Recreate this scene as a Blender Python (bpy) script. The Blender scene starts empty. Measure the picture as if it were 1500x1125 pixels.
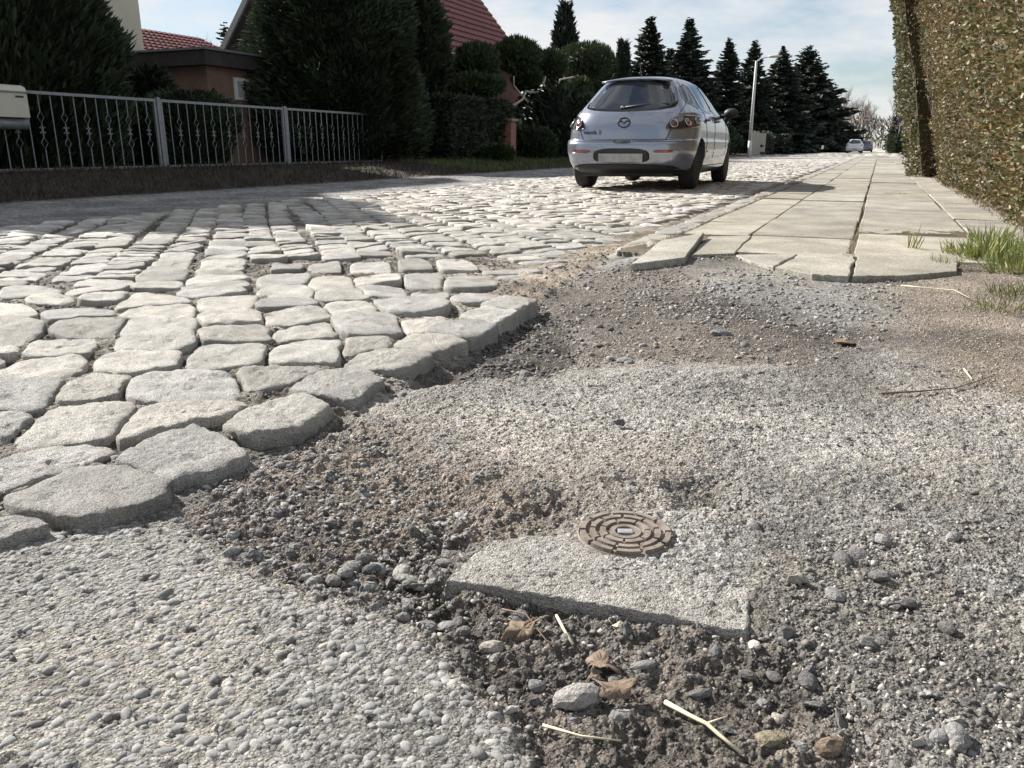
import bpy, bmesh, math, random
import numpy as np
from mathutils import Vector, Matrix
from mathutils.bvhtree import BVHTree

random.seed(4)
rng = np.random.default_rng(11)
S = bpy.context.scene
COL = S.collection
R = math.radians

# ------------------------------------------------------------------ camera
FPX, CAMH, PCX, PCY = 1180.0, 0.55, 750.0, 562.5
PITCH = math.atan((PCY - 217) / FPX)
YAW = math.atan((1289 - 750) / (FPX / math.cos(PITCH)))
cam = bpy.data.objects.new('camera', bpy.data.cameras.new('camera'))
COL.objects.link(cam)
cam.location = (0, 0, CAMH)
cam.rotation_euler = (math.pi / 2 - PITCH, 0, YAW)
cam.data.sensor_width = 36
cam.data.lens = 36 * FPX / 1500
cam.data.clip_start = 0.02
cam.data.clip_end = 6000
S.camera = cam

# ------------------------------------------------------------------ light
SUN_EL, SUN_AZ = R(33), R(-76)          # azimuth clockwise from +Y: the sun stands left of the street, a little ahead
w = bpy.data.worlds.new('World'); S.world = w; w.use_nodes = True
nt = w.node_tree; nt.nodes.clear()
N = nt.nodes.new
out = N('ShaderNodeOutputWorld'); bg = N('ShaderNodeBackground'); sky = N('ShaderNodeTexSky')
sky.sky_type = 'NISHITA'; sky.sun_disc = False
sky.sun_elevation = SUN_EL; sky.sun_rotation = SUN_AZ
sky.air_density = 1.0; sky.dust_density = 0.25; sky.ozone_density = 2.5
tc = N('ShaderNodeTexCoord'); mp = N('ShaderNodeMapping'); mp.inputs['Scale'].default_value = (1.0, 1.0, 3.2)
mp.inputs['Location'].default_value = (0.35, 0.1, 0.22)
nz = N('ShaderNodeTexNoise'); nz.inputs['Scale'].default_value = 3.1; nz.inputs['Detail'].default_value = 8; nz.inputs['Roughness'].default_value = 0.58
rp = N('ShaderNodeValToRGB'); rp.color_ramp.elements[0].position = 0.38; rp.color_ramp.elements[1].position = 0.60
mx = N('ShaderNodeMix'); mx.data_type = 'RGBA'
mx.inputs[7].default_value = (7.8, 7.95, 8.1, 1)
nt.links.new(tc.outputs['Generated'], mp.inputs['Vector']); nt.links.new(mp.outputs[0], nz.inputs['Vector'])
nt.links.new(nz.outputs['Fac'], rp.inputs[0]); nt.links.new(rp.outputs[0], mx.inputs[0])
nt.links.new(sky.outputs[0], mx.inputs[6]); nt.links.new(mx.outputs[2], bg.inputs['Color'])
bg.inputs['Strength'].default_value = 0.05
nt.links.new(bg.outputs[0], out.inputs[0])
sl = bpy.data.lights.new('sun', 'SUN'); sl.energy = 5.0; sl.angle = R(0.55); sl.color = (1.0, 0.955, 0.905)
so = bpy.data.objects.new('sun', sl); COL.objects.link(so)
SUNV = Vector((math.sin(SUN_AZ) * math.cos(SUN_EL), math.cos(SUN_AZ) * math.cos(SUN_EL), math.sin(SUN_EL)))
so.rotation_euler = SUNV.to_track_quat('Z', 'Y').to_euler()
so.location = SUNV * 50
S.view_settings.view_transform = 'Standard'; S.view_settings.look = 'None'
S.view_settings.gamma = 1; S.view_settings.exposure = 1.15
S.view_settings.use_curve_mapping = False
S.render.engine = 'CYCLES'
S.cycles.max_bounces = 6; S.cycles.diffuse_bounces = 3; S.cycles.transparent_max_bounces = 6

# ------------------------------------------------------------------ helpers
def ray(px, py):
    a = (px - PCX) / FPX; b = (PCY - py) / FPX
    fw = math.cos(PITCH) + b * math.sin(PITCH); up = -math.sin(PITCH) + b * math.cos(PITCH)
    return (a * math.cos(YAW) - fw * math.sin(YAW), a * math.sin(YAW) + fw * math.cos(YAW), up)
def G(px, py, z=0.0):                       # photo pixel -> point on the level z
    r = ray(px, py); t = (z - CAMH) / r[2]
    return (r[0] * t, r[1] * t)
def AX(px, py, X):                          # photo pixel -> point on the vertical plane x = X
    r = ray(px, py); t = X / r[0]
    return Vector((X, r[1] * t, CAMH + r[2] * t))
def AF(px, py, d):                          # photo pixel -> point at distance d along the ground
    r = ray(px, py); t = d / math.hypot(r[0], r[1])
    return Vector((r[0] * t, r[1] * t, CAMH + r[2] * t))

T1 = rng.random((256, 256)); T2 = rng.random((256, 256)); T3 = rng.random((256, 256)); T4 = rng.random((256, 256))
def vnoise(x, y, T=T1):
    xi = np.floor(x).astype(int); yi = np.floor(y).astype(int); fx = x - xi; fy = y - yi
    fx = fx * fx * (3 - 2 * fx); fy = fy * fy * (3 - 2 * fy)
    a = T[xi & 255, yi & 255]; b = T[(xi + 1) & 255, yi & 255]; c = T[xi & 255, (yi + 1) & 255]; d = T[(xi + 1) & 255, (yi + 1) & 255]
    return (a * (1 - fx) + b * fx) * (1 - fy) + (c * (1 - fx) + d * fx) * fy
def fbm(x, y, o=4, T=T1):
    s = 0; a = 0.5
    for i in range(o):
        s = s + a * (vnoise(x * 2 ** i + 17.3 * i, y * 2 ** i + 5.1 * i, T) - .5); a *= 0.55
    return s
def sm(a, b, t):
    t = np.clip((t - a) / (b - a), 0, 1); return t * t * (3 - 2 * t)
def worley(x, y, rmin=0.35, rmax=0.75, T=(T2, T3, T4)):
    """domes: returns (height 0..1, id 0..1) of the tallest pebble covering each point"""
    xi = np.floor(x).astype(int); yi = np.floor(y).astype(int)
    best = np.zeros_like(x); bid = np.zeros_like(x)
    for dx in (-1, 0, 1):
        for dy in (-1, 0, 1):
            cx = (xi + dx); cy = (yi + dy); i, j = cx & 255, cy & 255
            px = cx + 0.15 + 0.7 * T[0][i, j]; py = cy + 0.15 + 0.7 * T[1][i, j]
            k = T[2][i, j]; r = rmin + (rmax - rmin) * T[0][j, i]
            th = k * 6.28; c, s = np.cos(th), np.sin(th)
            ux = (x - px); uy = (y - py)
            d2 = ((ux * c + uy * s) / r) ** 2 + ((-ux * s + uy * c) / (r * (0.55 + 0.35 * T[1][j, i]))) ** 2
            hgt = np.sqrt(np.clip(1 - d2, 0, 1)) * (0.3 + 0.7 * T[2][j, i])
            m = hgt > best
            best = np.where(m, hgt, best); bid = np.where(m, k, bid)
    return best, bid
def sdist(poly, x, y):
    P = np.array(poly); d = np.full(x.shape, 1e9); ins = np.zeros(x.shape, bool); n = len(P)
    for i in range(n):
        a = P[i]; b = P[(i + 1) % n]; e = b - a
        wx = x - a[0]; wy = y - a[1]
        t = np.clip((wx * e[0] + wy * e[1]) / (e @ e + 1e-12), 0, 1)
        d = np.minimum(d, (wx - e[0] * t) ** 2 + (wy - e[1] * t) ** 2)
        c = ((a[1] <= y) & (b[1] > y)) | ((b[1] <= y) & (a[1] > y))
        with np.errstate(divide='ignore', invalid='ignore'):
            xx = a[0] + (y - a[1]) / (b[1] - a[1]) * e[0]
        ins ^= c & (x < xx)
    d = np.sqrt(d)
    return np.where(ins, -d, d)

def link(o, parent=None):
    COL.objects.link(o)
    if parent is not None: o.parent = parent
    return o
def mesh_np(name, V, F, mat=None, parent=None, smooth=False, col=None, loc=None):
    """V (n,3), F (m,k) arrays with a constant number k of corners"""
    V = np.asarray(V, np.float32); F = np.asarray(F, np.int32)
    me = bpy.data.meshes.new(name)
    me.vertices.add(len(V)); me.vertices.foreach_set('co', V.ravel())
    k = F.shape[1]
    me.loops.add(F.size); me.loops.foreach_set('vertex_index', F.ravel())
    me.polygons.add(len(F)); me.polygons.foreach_set('loop_start', np.arange(0, F.size, k, dtype=np.int32))
    me.update(calc_edges=True); me.validate()
    if smooth: me.polygons.foreach_set('use_smooth', np.ones(len(me.polygons), bool))
    if col is not None:
        at = me.color_attributes.new('Col', 'FLOAT_COLOR', 'POINT')
        c4 = np.ones((len(V), 4), np.float32); c4[:, :3] = col; at.data.foreach_set('color', c4.ravel())
    if mat: me.materials.append(mat)
    o = bpy.data.objects.new(name, me)
    if loc is not None: o.location = loc
    return link(o, parent)
def obj(name, bm, mat=None, parent=None, smooth=False):
    me = bpy.data.meshes.new(name); bm.normal_update(); bm.to_mesh(me); bm.free()
    if smooth: me.polygons.foreach_set('use_smooth', np.ones(len(me.polygons), bool))
    if mat: me.materials.append(mat)
    return link(bpy.data.objects.new(name, me), parent)
def tag(o, label, cat, group=None):
    o['label'] = label; o['category'] = cat
    if group: o['group'] = group
    return o
def thing(name, label, cat, loc=(0, 0, 0), rz=0, group=None):
    o = bpy.data.objects.new(name, None); link(o); o.location = loc; o.rotation_euler = (0, 0, rz); o.empty_display_size = 0.1
    return tag(o, label, cat, group)
def struct(o): o['kind'] = 'structure'; return o
def box(bm, x0, x1, y0, y1, z0, z1, bev=0.0, M=None):
    r = bmesh.ops.create_cube(bm, size=1.0)
    vs = r['verts']
    for v in vs:
        v.co = Vector((x0 + (v.co.x + .5) * (x1 - x0), y0 + (v.co.y + .5) * (y1 - y0), z0 + (v.co.z + .5) * (z1 - z0)))
        if M is not None: v.co = M @ v.co
    if bev:
        es = list({e for v in vs for e in v.link_edges})
        bmesh.ops.bevel(bm, geom=es, offset=bev, segments=2, affect='EDGES', profile=.5)
def boxo(name, b, mat, parent=None, bev=0.0, M=None):
    bm = bmesh.new(); box(bm, *b, bev=bev, M=M); return obj(name, bm, mat, parent)
def tube(bm, pts, r, n=6, r1=None, cap=True):
    pts = [Vector(p) for p in pts]; r1 = r if r1 is None else r1; rings = []
    for i, p in enumerate(pts):
        d = (pts[min(i + 1, len(pts) - 1)] - pts[max(i - 1, 0)]).normalized()
        a = d.orthogonal().normalized(); b = d.cross(a)
        if i and rings:
            a = (pa - d * pa.dot(d)).normalized() if (pa - d * pa.dot(d)).length > 1e-6 else a; b = d.cross(a)
        pa = a
        rr = r + (r1 - r) * i / max(1, len(pts) - 1)
        rings.append([bm.verts.new(p + (a * math.cos(t) + b * math.sin(t)) * rr) for t in [2 * math.pi * k / n for k in range(n)]])
    for A, B in zip(rings, rings[1:]):
        for k in range(n): bm.faces.new((A[k], A[(k + 1) % n], B[(k + 1) % n], B[k]))
    if cap: bm.faces.new(rings[0][::-1]); bm.faces.new(rings[-1])
def lathe(bm, prof, n=24, M=None):
    rings = []
    for (r, z) in prof:
        rings.append([bm.verts.new((M or Matrix()) @ Vector((r * math.cos(2 * math.pi * k / n), r * math.sin(2 * math.pi * k / n), z))) for k in range(n)])
    for A, B in zip(rings, rings[1:]):
        for k in range(n): bm.faces.new((A[k], A[(k + 1) % n], B[(k + 1) % n], B[k]))
    if prof[0][0] > 1e-6: bm.faces.new(rings[0][::-1])
    if prof[-1][0] > 1e-6: bm.faces.new(rings[-1])

# ------------------------------------------------------------------ materials
def mat(name, a, b=None, scale=8.0, rough=0.8, bump=0.0, bscale=60.0, metal=0.0, vcol=False, rand=0.0, spec=0.5, coat=0.0, detail=6, fine=None, trans=0.0, world=True, bdist=0.01, vor=None):
    m = bpy.data.materials.new(name); m.use_nodes = True
    t = m.node_tree; n = t.nodes; bs = n['Principled BSDF']; L = t.links.new
    bs.inputs['Roughness'].default_value = rough; bs.inputs['Metallic'].default_value = metal
    bs.inputs['Specular IOR Level'].default_value = spec
    if coat: bs.inputs['Coat Weight'].default_value = coat; bs.inputs['Coat Roughness'].default_value = 0.06
    if trans:
        bs.inputs['Subsurface Weight'].default_value = 0.0
    geo = n.new('ShaderNodeNewGeometry') if world else n.new('ShaderNodeTexCoord')
    pos = geo.outputs['Position'] if world else geo.outputs['Object']
    cur = None
    b = b or a
    nz = n.new('ShaderNodeTexNoise'); nz.inputs['Scale'].default_value = scale; nz.inputs['Detail'].default_value = detail; nz.inputs['Roughness'].default_value = .6
    L(pos, nz.inputs['Vector'])
    rp = n.new('ShaderNodeValToRGB'); rp.color_ramp.elements[0].position = .35; rp.color_ramp.elements[1].position = .65
    rp.color_ramp.elements[0].color = (*a, 1); rp.color_ramp.elements[1].color = (*b, 1)
    L(nz.outputs['Fac'], rp.inputs[0]); cur = rp.outputs[0]
    def mul(sock, val=None, fac=1.0):
        nonlocal cur
        x = n.new('ShaderNodeMix'); x.data_type = 'RGBA'; x.blend_type = 'MULTIPLY'; x.inputs[0].default_value = fac
        L(cur, x.inputs[6]); L(sock, x.inputs[7]); cur = x.outputs[2]
    if vcol:
        at = n.new('ShaderNodeAttribute'); at.attribute_name = 'Col'; mul(at.outputs['Color'])
    if fine:
        f = n.new('ShaderNodeTexNoise'); f.inputs['Scale'].default_value = fine[0]; f.inputs['Detail'].default_value = 3; L(pos, f.inputs['Vector'])
        mr = n.new('ShaderNodeMapRange'); mr.inputs[1].default_value = .3; mr.inputs[2].default_value = .7; mr.inputs[3].default_value = 1 - fine[1]; mr.inputs[4].default_value = 1 + fine[1]
        L(f.outputs['Fac'], mr.inputs[0]); mul(mr.outputs[0])
    if rand:
        oi = n.new('ShaderNodeObjectInfo'); mr = n.new('ShaderNodeMapRange'); mr.inputs[3].default_value = 1 - rand; mr.inputs[4].default_value = 1 + rand
        L(oi.outputs['Random'], mr.inputs[0]); mul(mr.outputs[0])
        fr = n.new('ShaderNodeMath'); fr.operation = 'MULTIPLY'; fr.inputs[1].default_value = 7.31; L(oi.outputs['Random'], fr.inputs[0])
        f2 = n.new('ShaderNodeMath'); f2.operation = 'FRACT'; L(fr.outputs[0], f2.inputs[0])
        hr = n.new('ShaderNodeValToRGB'); hr.color_ramp.elements[0].color = (1.02, 1.0, .95, 1); hr.color_ramp.elements[1].color = (.98, .995, 1.01, 1); L(f2.outputs[0], hr.inputs[0]); mul(hr.outputs[0])
    if vor:
        vo = n.new('ShaderNodeTexVoronoi'); vo.inputs['Scale'].default_value = vor[0][0]; L(pos, vo.inputs['Vector'])
        sx = n.new('ShaderNodeSeparateColor'); L(vo.outputs['Color'], sx.inputs[0])
        mr = n.new('ShaderNodeMapRange'); mr.inputs[3].default_value = .74; mr.inputs[4].default_value = 1.26; L(sx.outputs[0], mr.inputs[0]); mul(mr.outputs[0])
    L(cur, bs.inputs['Base Color'])
    if bump:
        bz = n.new('ShaderNodeTexNoise'); bz.inputs['Scale'].default_value = bscale; bz.inputs['Detail'].default_value = 5; bz.inputs['Roughness'].default_value = .65; L(pos, bz.inputs['Vector'])
        bp = n.new('ShaderNodeBump'); bp.inputs['Strength'].default_value = bump; bp.inputs['Distance'].default_value = bdist
        L(bz.outputs['Fac'], bp.inputs['Height']); last = bp
        if vor:                                              # crisp grains: a bump and a tint for every grain
            for sc, st, di in vor:
                vo = n.new('ShaderNodeTexVoronoi'); vo.inputs['Scale'].default_value = sc; L(pos, vo.inputs['Vector'])
                iv = n.new('ShaderNodeMath'); iv.operation = 'SUBTRACT'; iv.inputs[0].default_value = 1.0; L(vo.outputs['Distance'], iv.inputs[1])
                b2 = n.new('ShaderNodeBump'); b2.inputs['Strength'].default_value = st; b2.inputs['Distance'].default_value = di
                L(iv.outputs[0], b2.inputs['Height']); L(last.outputs[0], b2.inputs['Normal']); last = b2
        L(last.outputs[0], bs.inputs['Normal'])
    if trans:
        tr = n.new('ShaderNodeBsdfTranslucent'); ms = n.new('ShaderNodeMixShader'); ms.inputs[0].default_value = trans
        L(cur, tr.inputs['Color']); L(bs.outputs[0], ms.inputs[1]); L(tr.outputs[0], ms.inputs[2]); L(ms.outputs[0], n['Material Output'].inputs[0])
    return m
W1 = (1, 1, 1)
M = dict(
    ground=mat('ground', (.9, .9, .9), (1.1, 1.08, 1.05), 30, .95, .8, 420, vcol=True, fine=(650, .4), spec=.25, bdist=.006, vor=((260, .8, .006), (110, .5, .008))),
    granite=mat('granite', (.29, .275, .25), (.45, .43, .385), 11, .78, 1.0, 260, rand=.27, fine=(420, .3), spec=.5, bdist=.010, vor=((380, .45, .004),)),
    granite_far=mat('granite_far', (.29, .275, .25), (.45, .43, .385), 9, .78, .6, 160, vcol=True, fine=(160, .25), spec=.5, bdist=.01),
    slabm=mat('paving_concrete', (.22, .207, .175), (.345, .325, .28), 3.2, .92, .5, 160, rand=.12, fine=(130, .2), spec=.2, bdist=.004, detail=10, vor=((150, .3, .004),)),
    kerb=mat('kerb_granite', (.20, .188, .165), (.30, .285, .255), 7, .85, .5, 120, rand=.1, fine=(220, .2)),
    oldcon=mat('old_concrete', (.30, .285, .255), (.40, .38, .345), 18, .95, .8, 300, fine=(520, .3), spec=.2, bdist=.006, vor=((420, .7, .004), (170, .4, .006))),
    iron=mat('rusty_iron', (.125, .10, .08), (.245, .208, .172), 38, .8, .4, 400, fine=(700, .2), bdist=.003),
    ironlabel=mat('enamel_tag', (.2, .2, .2), (.3, .3, .3), 60, .5),
    rock=mat('loose_rock', (.8, .8, .8), (1.15, 1.12, 1.08), 60, .85, .4, 300, vcol=True, fine=(500, .2), spec=.35, bdist=.003),
    straw=mat('straw', (.55, .48, .30), (.66, .6, .42), 80, .6),
    twig=mat('twig', (.12, .085, .06), (.18, .13, .09), 60, .8),
    deadleaf=mat('dead_leaf', (.16, .115, .08), (.30, .225, .16), 40, .75, .3, 200, trans=.25),
    grass=mat('grass_blade', (.08, .14, .03), (.16, .2, .06), 3, .55, vcol=True, trans=.35),
    drygrass=mat('dry_grass', (.2, .15, .09), (.3, .24, .15), 4, .7, vcol=True, trans=.2),
    fence=mat('fence_paint', (.19, .20, .22), (.27, .285, .30), 20, .5, metal=.3),
    conc=mat('plinth_concrete', (.2, .17, .14), (.28, .23, .19), 3, .9, .3, 60),
    cream=mat('cream_render', (.55, .52, .40), (.62, .58, .46), 1.2, .9, .15, 90),
    brickred=mat('brick_plinth', (.22, .10, .08), (.30, .15, .11), 5, .9, .3, 30),
    brown=mat('brown_render', (.19, .12, .09), (.26, .165, .125), 2.5, .9, .2, 80),
    tile=mat('roof_tile', (.13, .04, .037), (.19, .06, .052), 6, .6, .2, 60, rand=.12),
    darkwood=mat('dark_boards', (.035, .03, .028), (.06, .05, .045), 8, .7),
    whitepaint=mat('white_paint', (.7, .7, .7), (.78, .78, .76), 8, .5),
    glassw=mat('house_glass', (.03, .035, .04), None, 8, .08),
    leafdark=mat('conifer_needles', (.018, .032, .014), (.034, .052, .02), 1.4, .7, vcol=True, trans=.08),
    leafyew=mat('yew_needles', (.022, .042, .013), (.048, .078, .024), 2.0, .65, vcol=True, trans=.12),
    leafspruce=mat('spruce_needles', (.016, .026, .018), (.032, .045, .03), .6, .7, vcol=True, trans=.05),
    leafhedge=mat('hedge_leaf', (.8, .8, .8), (1.1, 1.1, 1.1), 2.2, .55, vcol=True, trans=.2, spec=.4),
    bark=mat('bark', (.10, .075, .055), (.17, .13, .10), 12, .9, .6, 50),
    barktwig=mat('bare_twigs', (.10, .083, .07), (.16, .135, .115), 3, .9),
    barkpale=mat('pale_cut_branch', (.34, .29, .24), (.45, .39, .33), 12, .8),
    hedgecore=mat('hedge_core', (.05, .036, .02), (.10, .07, .035), 9, .95, .5, 40),
    lampgrey=mat('lamp_post_paint', (.42, .42, .4), (.5, .5, .48), 6, .6),
    carpaint=mat('silver_paint', (.29, .315, .37), (.29, .315, .37), 8, .26, metal=.7, coat=.7),
    carwhite=mat('white_car_paint', (.75, .75, .75), None, 8, .35, coat=.5),
    carred=mat('red_car_paint', (.4, .04, .04), None, 8, .35, coat=.5),
    carglass=mat('car_glass', (.018, .022, .028), None, 8, .03, spec=.8),
    blackp=mat('black_plastic', (.018, .018, .019), (.025, .025, .026), 8, .55),
    seam=mat('seam_gap', (.01, .01, .01), None, 8, .8),
    tyre=mat('tyre_rubber', (.02, .02, .02), (.035, .033, .03), 20, .85),
    rim=mat('wheel_rim', (.2, .2, .21), None, 8, .4, metal=.8),
    lens=mat('lamp_lens', (.02, .012, .014), None, 8, .08, coat=1),
    lensred=mat('lamp_red', (.22, .02, .02), None, 8, .15, coat=1),
    lensclear=mat('lamp_clear', (.12, .04, .045), None, 8, .15, coat=1),
    chrome=mat('chrome', (.5, .5, .52), None, 8, .15, metal=1),
    plate=mat('number_plate', (.24, .245, .245), (.40, .40, .40), 9, .4),
    dark=mat('badge_dark', (.06, .06, .065), None, 8, .35, metal=.6),
)

# ------------------------------------------------------------------ zones of the ground, traced on the photograph
def PG(lst, z=0.0): return [G(a, b, z) for a, b in lst]
APRON = PG([(-260, 860), (-60, 815), (60, 778), (150, 768), (250, 770), (300, 790), (350, 835), (470, 880), (560, 905), (620, 940), (680, 1000), (740, 1060), (780, 1125), (800, 1400), (700, 2600), (-900, 2600), (-900, 1100)])
BROKEN = PG([(250, 770), (290, 700), (370, 665), (430, 630), (500, 600), (560, 620), (620, 660), (700, 690), (760, 720), (830, 740), (830, 775), (700, 800), (650, 840), (880, 880), (1095, 925), (1180, 950), (1260, 1010), (1330, 1125), (1400, 1500), (800, 1500), (780, 1125), (740, 1060), (680, 1000), (620, 940), (560, 905), (470, 880), (350, 835), (300, 790)])
SOIL = PG([(560, 850), (660, 845), (880, 885), (1095, 925), (1150, 920), (1230, 1000), (1300, 1125), (1400, 1500), (800, 1500), (780, 1125), (740, 1060), (690, 1000), (620, 930)])
PIT = PG([(560, 790), (640, 760), (700, 790), (650, 850), (700, 880), (640, 930), (560, 890)])
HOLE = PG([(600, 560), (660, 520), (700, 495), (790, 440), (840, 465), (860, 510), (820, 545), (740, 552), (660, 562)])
DIRTB = PG([(740, 450), (860, 400), (980, 392), (1050, 430), (1180, 470), (1300, 490), (1200, 535), (900, 535), (800, 548), (740, 550)])
MIDASPH = PG([(480, 600), (560, 565), (700, 552), (900, 540), (1080, 545), (1260, 520), (1420, 600), (1500, 700), (1480, 800), (1300, 820), (1150, 760), (1060, 700), (900, 730), (820, 735), (740, 700), (600, 640)])
GRIT = PG([(1090, 925), (1180, 880), (1320, 900), (1480, 960), (1800, 1000), (1800, 1600), (1100, 1600), (1150, 1000)])
EARTH = PG([(420, 680), (560, 620), (700, 670), (880, 680), (1010, 640), (1040, 690), (900, 750), (800, 770), (680, 770), (560, 800)])
BROWN = PG([(1290, 400), (1500, 400), (1700, 420), (1700, 620), (1500, 590), (1420, 560), (1330, 490)])
PIT2 = PG([(985, 712), (1050, 705), (1062, 735), (1000, 745)])
LUMP = [(G(765, 728), .055, .022), (G(690, 700), .05, .012), (G(600, 780), .04, .012), (G(1230, 700), .06, .010), (G(880, 700), .10, .012), (G(1000, 560), .25, .015)]
ROADX0 = -5.55                                # left edge of the setts
def edge_x(y):                                # right edge of the setts (the row of big edge stones)
    return np.interp(y, [0.2, .72, 1.11, 1.74, 2.58, 3.2, 4.2, 60], [-1.35, -1.19, -1.04, -.985, -1.09, -1.15, -1.24, -1.24])

def ground_eval(x, y, want_col=True):
    r = np.hypot(x, y)
    nb = fbm(x * 22, y * 22, 5) * .085
    lo = fbm(x * 1.7 + 4, y * 1.7, 3)
    md = fbm(x * 14, y * 14, 4, T2); hi = fbm(x * 60, y * 60, 3, T3); cr = fbm(x * 170 + 3, y * 170, 2, T4)
    near = sm(9, 3, r)
    ex = edge_x(y)
    road = sm(.03, -.03, x - ex) * sm(ROADX0 - .5, ROADX0 - .1, x)
    ap = sm(.012, -.012, sdist(APRON, x, y) + nb * .8)
    sdb = sdist(BROKEN, x, y) + nb
    br = sm(.05, -.06, sdb) * (1 - ap)
    so = sm(.03, -.05, sdist(SOIL, x, y) + nb) * (1 - ap)
    pit = sm(.03, -.05, sdist(PIT, x, y) + nb)
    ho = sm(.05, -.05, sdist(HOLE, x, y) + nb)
    db = sm(.10, -.10, sdist(DIRTB, x, y) + nb * 2)
    ma = sm(.08, -.06, sdist(MIDASPH, x, y) + nb * 1.5) * (1 - br)
    bw = sm(.25, -.15, sdist(BROWN, x, y) + nb * 3)
    p2 = sm(.03, -.02, sdist(PIT2, x, y) + nb * .6)
    side = sm(-1.22, -1.18, x) * sm(4.0, 4.12, y) * sm(1.1, 1.0, x)
    # pebbles at three sizes
    w1, i1 = worley(x / .0165, y / .0165, .22, .62)
    w2, i2 = worley(x / .030 + 31, y / .030 + 7, .18, .55, (T4, T2, T3))
    w3, i3 = worley(x / .0072 + 3, y / .0072 + 61, .2, .6, (T3, T4, T2))
    far1 = sm(3.2, 1.6, r); far2 = sm(6, 3, r)
    z = .008 * lo * near + .004 * md * near
    z = z + (1 - ap) * (1 - road) * near * (.0048 * cr + .006 * hi) * sm(5, 1.5, r) + ap * .003 * cr * far1
    z = z + ap * (.002 - .005 * w2 * (i2 > .62) + .0010 * w3 * far1 + .003 * md + .0022 * hi)
    z = z + br * (-.010 + .012 * md + .010 * hi) + so * (-.008 + .004 * hi) + pit * (-.010 + .010 * md)
    z = z + (br * (1 - so) * .007 * w2 * (i2 > .35) + br * (.003 * w1 + .0016 * w3)) * far2
    z = z - .012 * np.exp(-((x - ex - .035) / .05) ** 2) * sm(3.0, 2.6, y) * sm(.5, .8, y) * (1 - ap) - ho * (.024 - .012 * md) - db * (.010 - .010 * md) - p2 * (.014 - .01 * md)
    z = z + ma * (.004 + (.0012 * w1 * (i1 > .25) + .001 * w3) * far1 + .004 * md + .004 * hi)
    other = (1 - ap) * (1 - br) * (1 - ma)
    z = z + other * (.0018 * w1 * (i1 > .35) + .0012 * w3 + .004 * hi) * far2 * (1 - .6 * bw)
    for (c, rad, hh) in LUMP:
        z = z + hh * np.exp(-((x - c[0]) ** 2 + (y - c[1]) ** 2) / rad ** 2) * (1 + 1.2 * md)
    # bed of the setts, buried stretch near the kerb, sidewalk bed, verge and far side
    bury = sm(-1.75, -1.3, x) * sm(2.5, 3.0, y) * sm(7.0, 4.6, y)
    z = z + road * (-.006 + .004 * w2 * far2 * (i2 > .45) + .030 * md + .006 * hi + .012 * bury) * sm(60, 20, r)
    z = z + .030 * sm(3.0, 4.0, y) * sm(-1.2, -1.0, x) * (1 - side) * sm(2.4, .9, x)
    z = np.where(side > .5, .037 + .006 * md, z)
    z = z + .20 * sm(-8.2, -10.9, x) + .06 * md * sm(-8, -9, x)
    z = z + .05 * sm(1.0, 1.5, x) * sm(3, 5, y)
    if not want_col: return z
    def C(r_, g_, b_): return np.array([r_, g_, b_])
    def mixc(c, k, d): return c * (1 - k[:, None]) + d * k[:, None]
    v = (1.0 + 1.5 * fbm(x * 3, y * 3, 5, T4))[:, None]
    n = len(x)
    c = np.ones((n, 3)) * C(.25, .243, .226)
    peb = (.20 + .26 * i1)[:, None] * C(1, .985, .95)
    c = mixc(c, other * (w1 > .3) * .8, peb)
    c = mixc(c, other * .55 * sm(.02, .14, fbm(x * 4 + 9, y * 4, 3, T3)), C(.33, .30, .25))
    c = mixc(c, other * .6 * sm(.05, .16, fbm(x * 2.2 + 3, y * 2.2 + 8, 4, T2)) * sm(2.4, 1.2, r), C(.10, .09, .078))
    asp = np.ones((n, 3)) * C(.285, .27, .245); asp = mixc(asp, (w1 > .15) * .6, (.20 + .20 * i1)[:, None] * C(1, .985, .955))
    sand = .6 * sm(0, .12, fbm(x * 5, y * 5 + 3, 4, T4))
    c = mixc(c, ma, mixc(asp, sand * .7, C(.33, .30, .258)))
    apc = np.ones((n, 3)) * C(.24, .233, .212);  apc = mixc(apc, .5 * sm(.03, .15, fbm(x * 3 + 1, y * 3, 4, T2)), C(.30, .275, .235))
    apc = mixc(apc, (w2 > .25) * (i2 > .62) * .55, C(.11, .105, .095))
    c = mixc(c, ap, apc)
    brc = np.ones((n, 3)) * C(.15, .13, .11); brc = mixc(brc, sm(.0, .14, md), C(.23, .197, .165)); brc = mixc(brc, (w2 > .25) * .7, (.10 + .14 * i2)[:, None] * C(1, 1, 1.02))
    c = mixc(c, br, brc)
    b2_ = sm(.10, -.06, sdist(EARTH, x, y) + nb * 2) * (1 - ap); c = mixc(c, b2_ * .5, C(.24, .20, .162))
    gr = sm(.06, -.08, sdist(GRIT, x, y) + nb * 2) * (1 - ap)
    c = mixc(c, gr * .8, (.12 + .10 * i1 * (w1 > .2))[:, None] * C(1, .94, .86))
    c = mixc(c, so * .93, (.085 + .06 * sm(-.1, .2, md))[:, None] * C(1, .88, .76))
    c = mixc(c, pit * .6, C(.075, .065, .055))
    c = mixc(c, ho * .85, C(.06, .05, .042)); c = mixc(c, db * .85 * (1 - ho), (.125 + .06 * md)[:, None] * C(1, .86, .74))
    c = mixc(c, bw * .8, C(.21, .17, .13)); c = mixc(c, p2 * .7, C(.09, .078, .066))
    bed = np.ones((n, 3)) * C(.13, .115, .098); bed = mixc(bed, sm(-.02, .14, md), C(.27, .247, .212)); bed = mixc(bed, bury * .8, C(.33, .28, .22))
    c = mixc(c, road * sm(.6, .75, np.ones(n)), bed)
    c = mixc(c, road * sm(14, 32, r), C(.37, .35, .32)); c = mixc(c, side * sm(40, 58, r), C(.38, .36, .31))
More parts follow.
